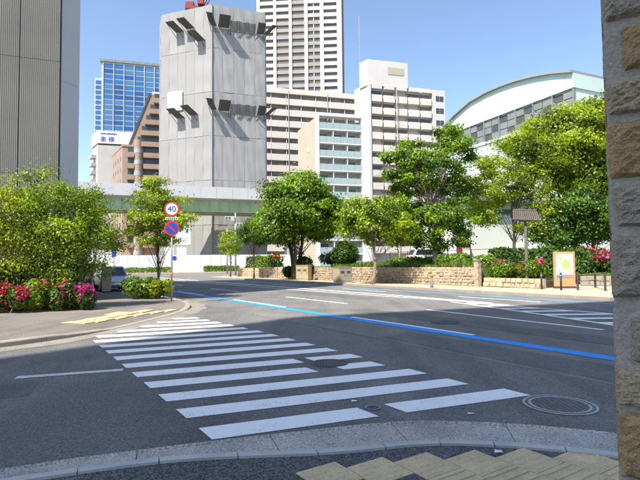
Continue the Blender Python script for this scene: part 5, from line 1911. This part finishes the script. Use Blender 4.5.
def rock(w, h, d, seed, m, nx=17, nz=15):
    """One rock-faced block: a grid whose face is broken up and whose rim is pulled back."""
    rg = np.random.default_rng(seed)
    vs = []
    ph = rg.uniform(0, 6.28, 8)
    fr = rg.uniform(3, 9, 8)
    facets = rg.uniform(0, 1, (14, 2))
    fh = rg.uniform(0.0, 1.3, 14)
    for j in range(nz):
        for i in range(nx):
            x, z = i / (nx - 1), j / (nz - 1)
            e = min(x, 1 - x, z, 1 - z)
            rim = min(1.0, e / 0.10)
            dd = np.hypot(facets[:, 0] - x, (facets[:, 1] - z))
            hgt = fh[np.argmin(dd)] * 0.5 + 0.25 * (math.sin(fr[0] * x + fr[1] * z + ph[0]) + math.sin(fr[2] * z - fr[3] * x + ph[1])) * 0.6 + 0.5
            y = -d * (0.25 + 0.75 * rim * (0.45 + 0.4 * hgt)) + rg.normal() * d * 0.10 * rim
            if e == 0:
                y = 0.004
            jit = 0.004 if 0 < e else 0.006
            vs.append((x * w + rg.normal() * jit * 0.5, y, z * h + rg.normal() * jit * 0.5))
    fs = []
    for j in range(nz - 1):
        for i in range(nx - 1):
            o = j * nx + i
            fs.append((o, o + 1, o + nx + 1, o + nx))
    return MB().add(vs, fs).mesh('stone_block', m, False)


# courses from the ground up: (bottom z, height, first stone start, colour)
courses = [(0.02, 0.19, 0.075, 'stone_grey'), (0.23, 0.17, 0.02, 'stone_tan'), (0.42, 0.23, 0.055, 'stone_grey'),
           (0.685, 0.055 + 0.21, 0.012, 'stone_brown'), (0.975, 0.145, 0.012, 'stone_tan'), (1.15, 0.18, 0.065, 'stone_grey'),
           (1.41, 0.255, 0.008, 'stone_grey'), (1.70, 0.17, 0.03, 'stone_grey'), (1.90, 0.235, 0.012, 'stone_brown'),
           (2.165, 0.145, 0.015, 'stone_tan'), (2.345, 0.185, 0.075, 'stone_brown'), (2.565, 0.20, 0.010, 'stone_grey'),
           (2.79, 0.24, 0.05, 'stone_tan'), (3.06, 0.24, 0.012, 'stone_grey')]
sd = 1
rgp = random.Random(3)
kinds = ['stone_grey', 'stone_brown', 'stone_tan']
for z, h, x0, mk in courses:
    # front, the face towards the camera
    x = x0
    w = rgp.uniform(0.22, 0.36)
    first = True
    while x < PWID - 0.04:
        w2 = min(w, PWID - 0.01 - x)
        link('stone_block', rock(w2, h, 0.042, sd, M[mk if first else rgp.choice(kinds)]), pl, (x, 0.012, z))
        sd += 1
        x += w2 + 0.028
        w = rgp.uniform(0.2, 0.32)
        first = False
    # left side, facing the road
    y = 0.03 if x0 < 0.03 else 0.06
    while y < PDEP - 0.06:
        w2 = min(rgp.uniform(0.2, 0.34), PDEP - 0.02 - y)
        me = rock(w2, h, 0.008, sd, M[rgp.choice(kinds)])
        link('stone_block', me, pl, (0.012, y + w2, z), -math.pi / 2)
        sd += 1
        y += w2 + 0.028
MB().box(-0.05, PWID + 0.05, -0.05, PDEP + 0.05, PHT, PHT + 0.16).build('cap_stone', M['mortar'], pl, bevel=0.02)

# litter on the road: three small scraps
for x, y, lab, mk in ((0.37, 5.62, 'pale scrap of green paper left of the small cover', 'sign_white'), (1.55, 5.12, 'torn mint-green scrap at the near edge of the right bar', 'mint'),
                      (1.42, 3.98, 'white scrap lying on the tactile tiles', 'sign_white')):
    o = MB().add([(-0.035, -0.02, 0.012), (0.03, -0.025, 0.016), (0.04, 0.02, 0.012), (-0.02, 0.022, 0.02)], [(0, 1, 2, 3), (3, 2, 1, 0)]).build('paper_scrap', M[mk], None, loc=(x, y, 0.05 if y < 4.4 else 0.0))
    tag(o, lab, 'litter')
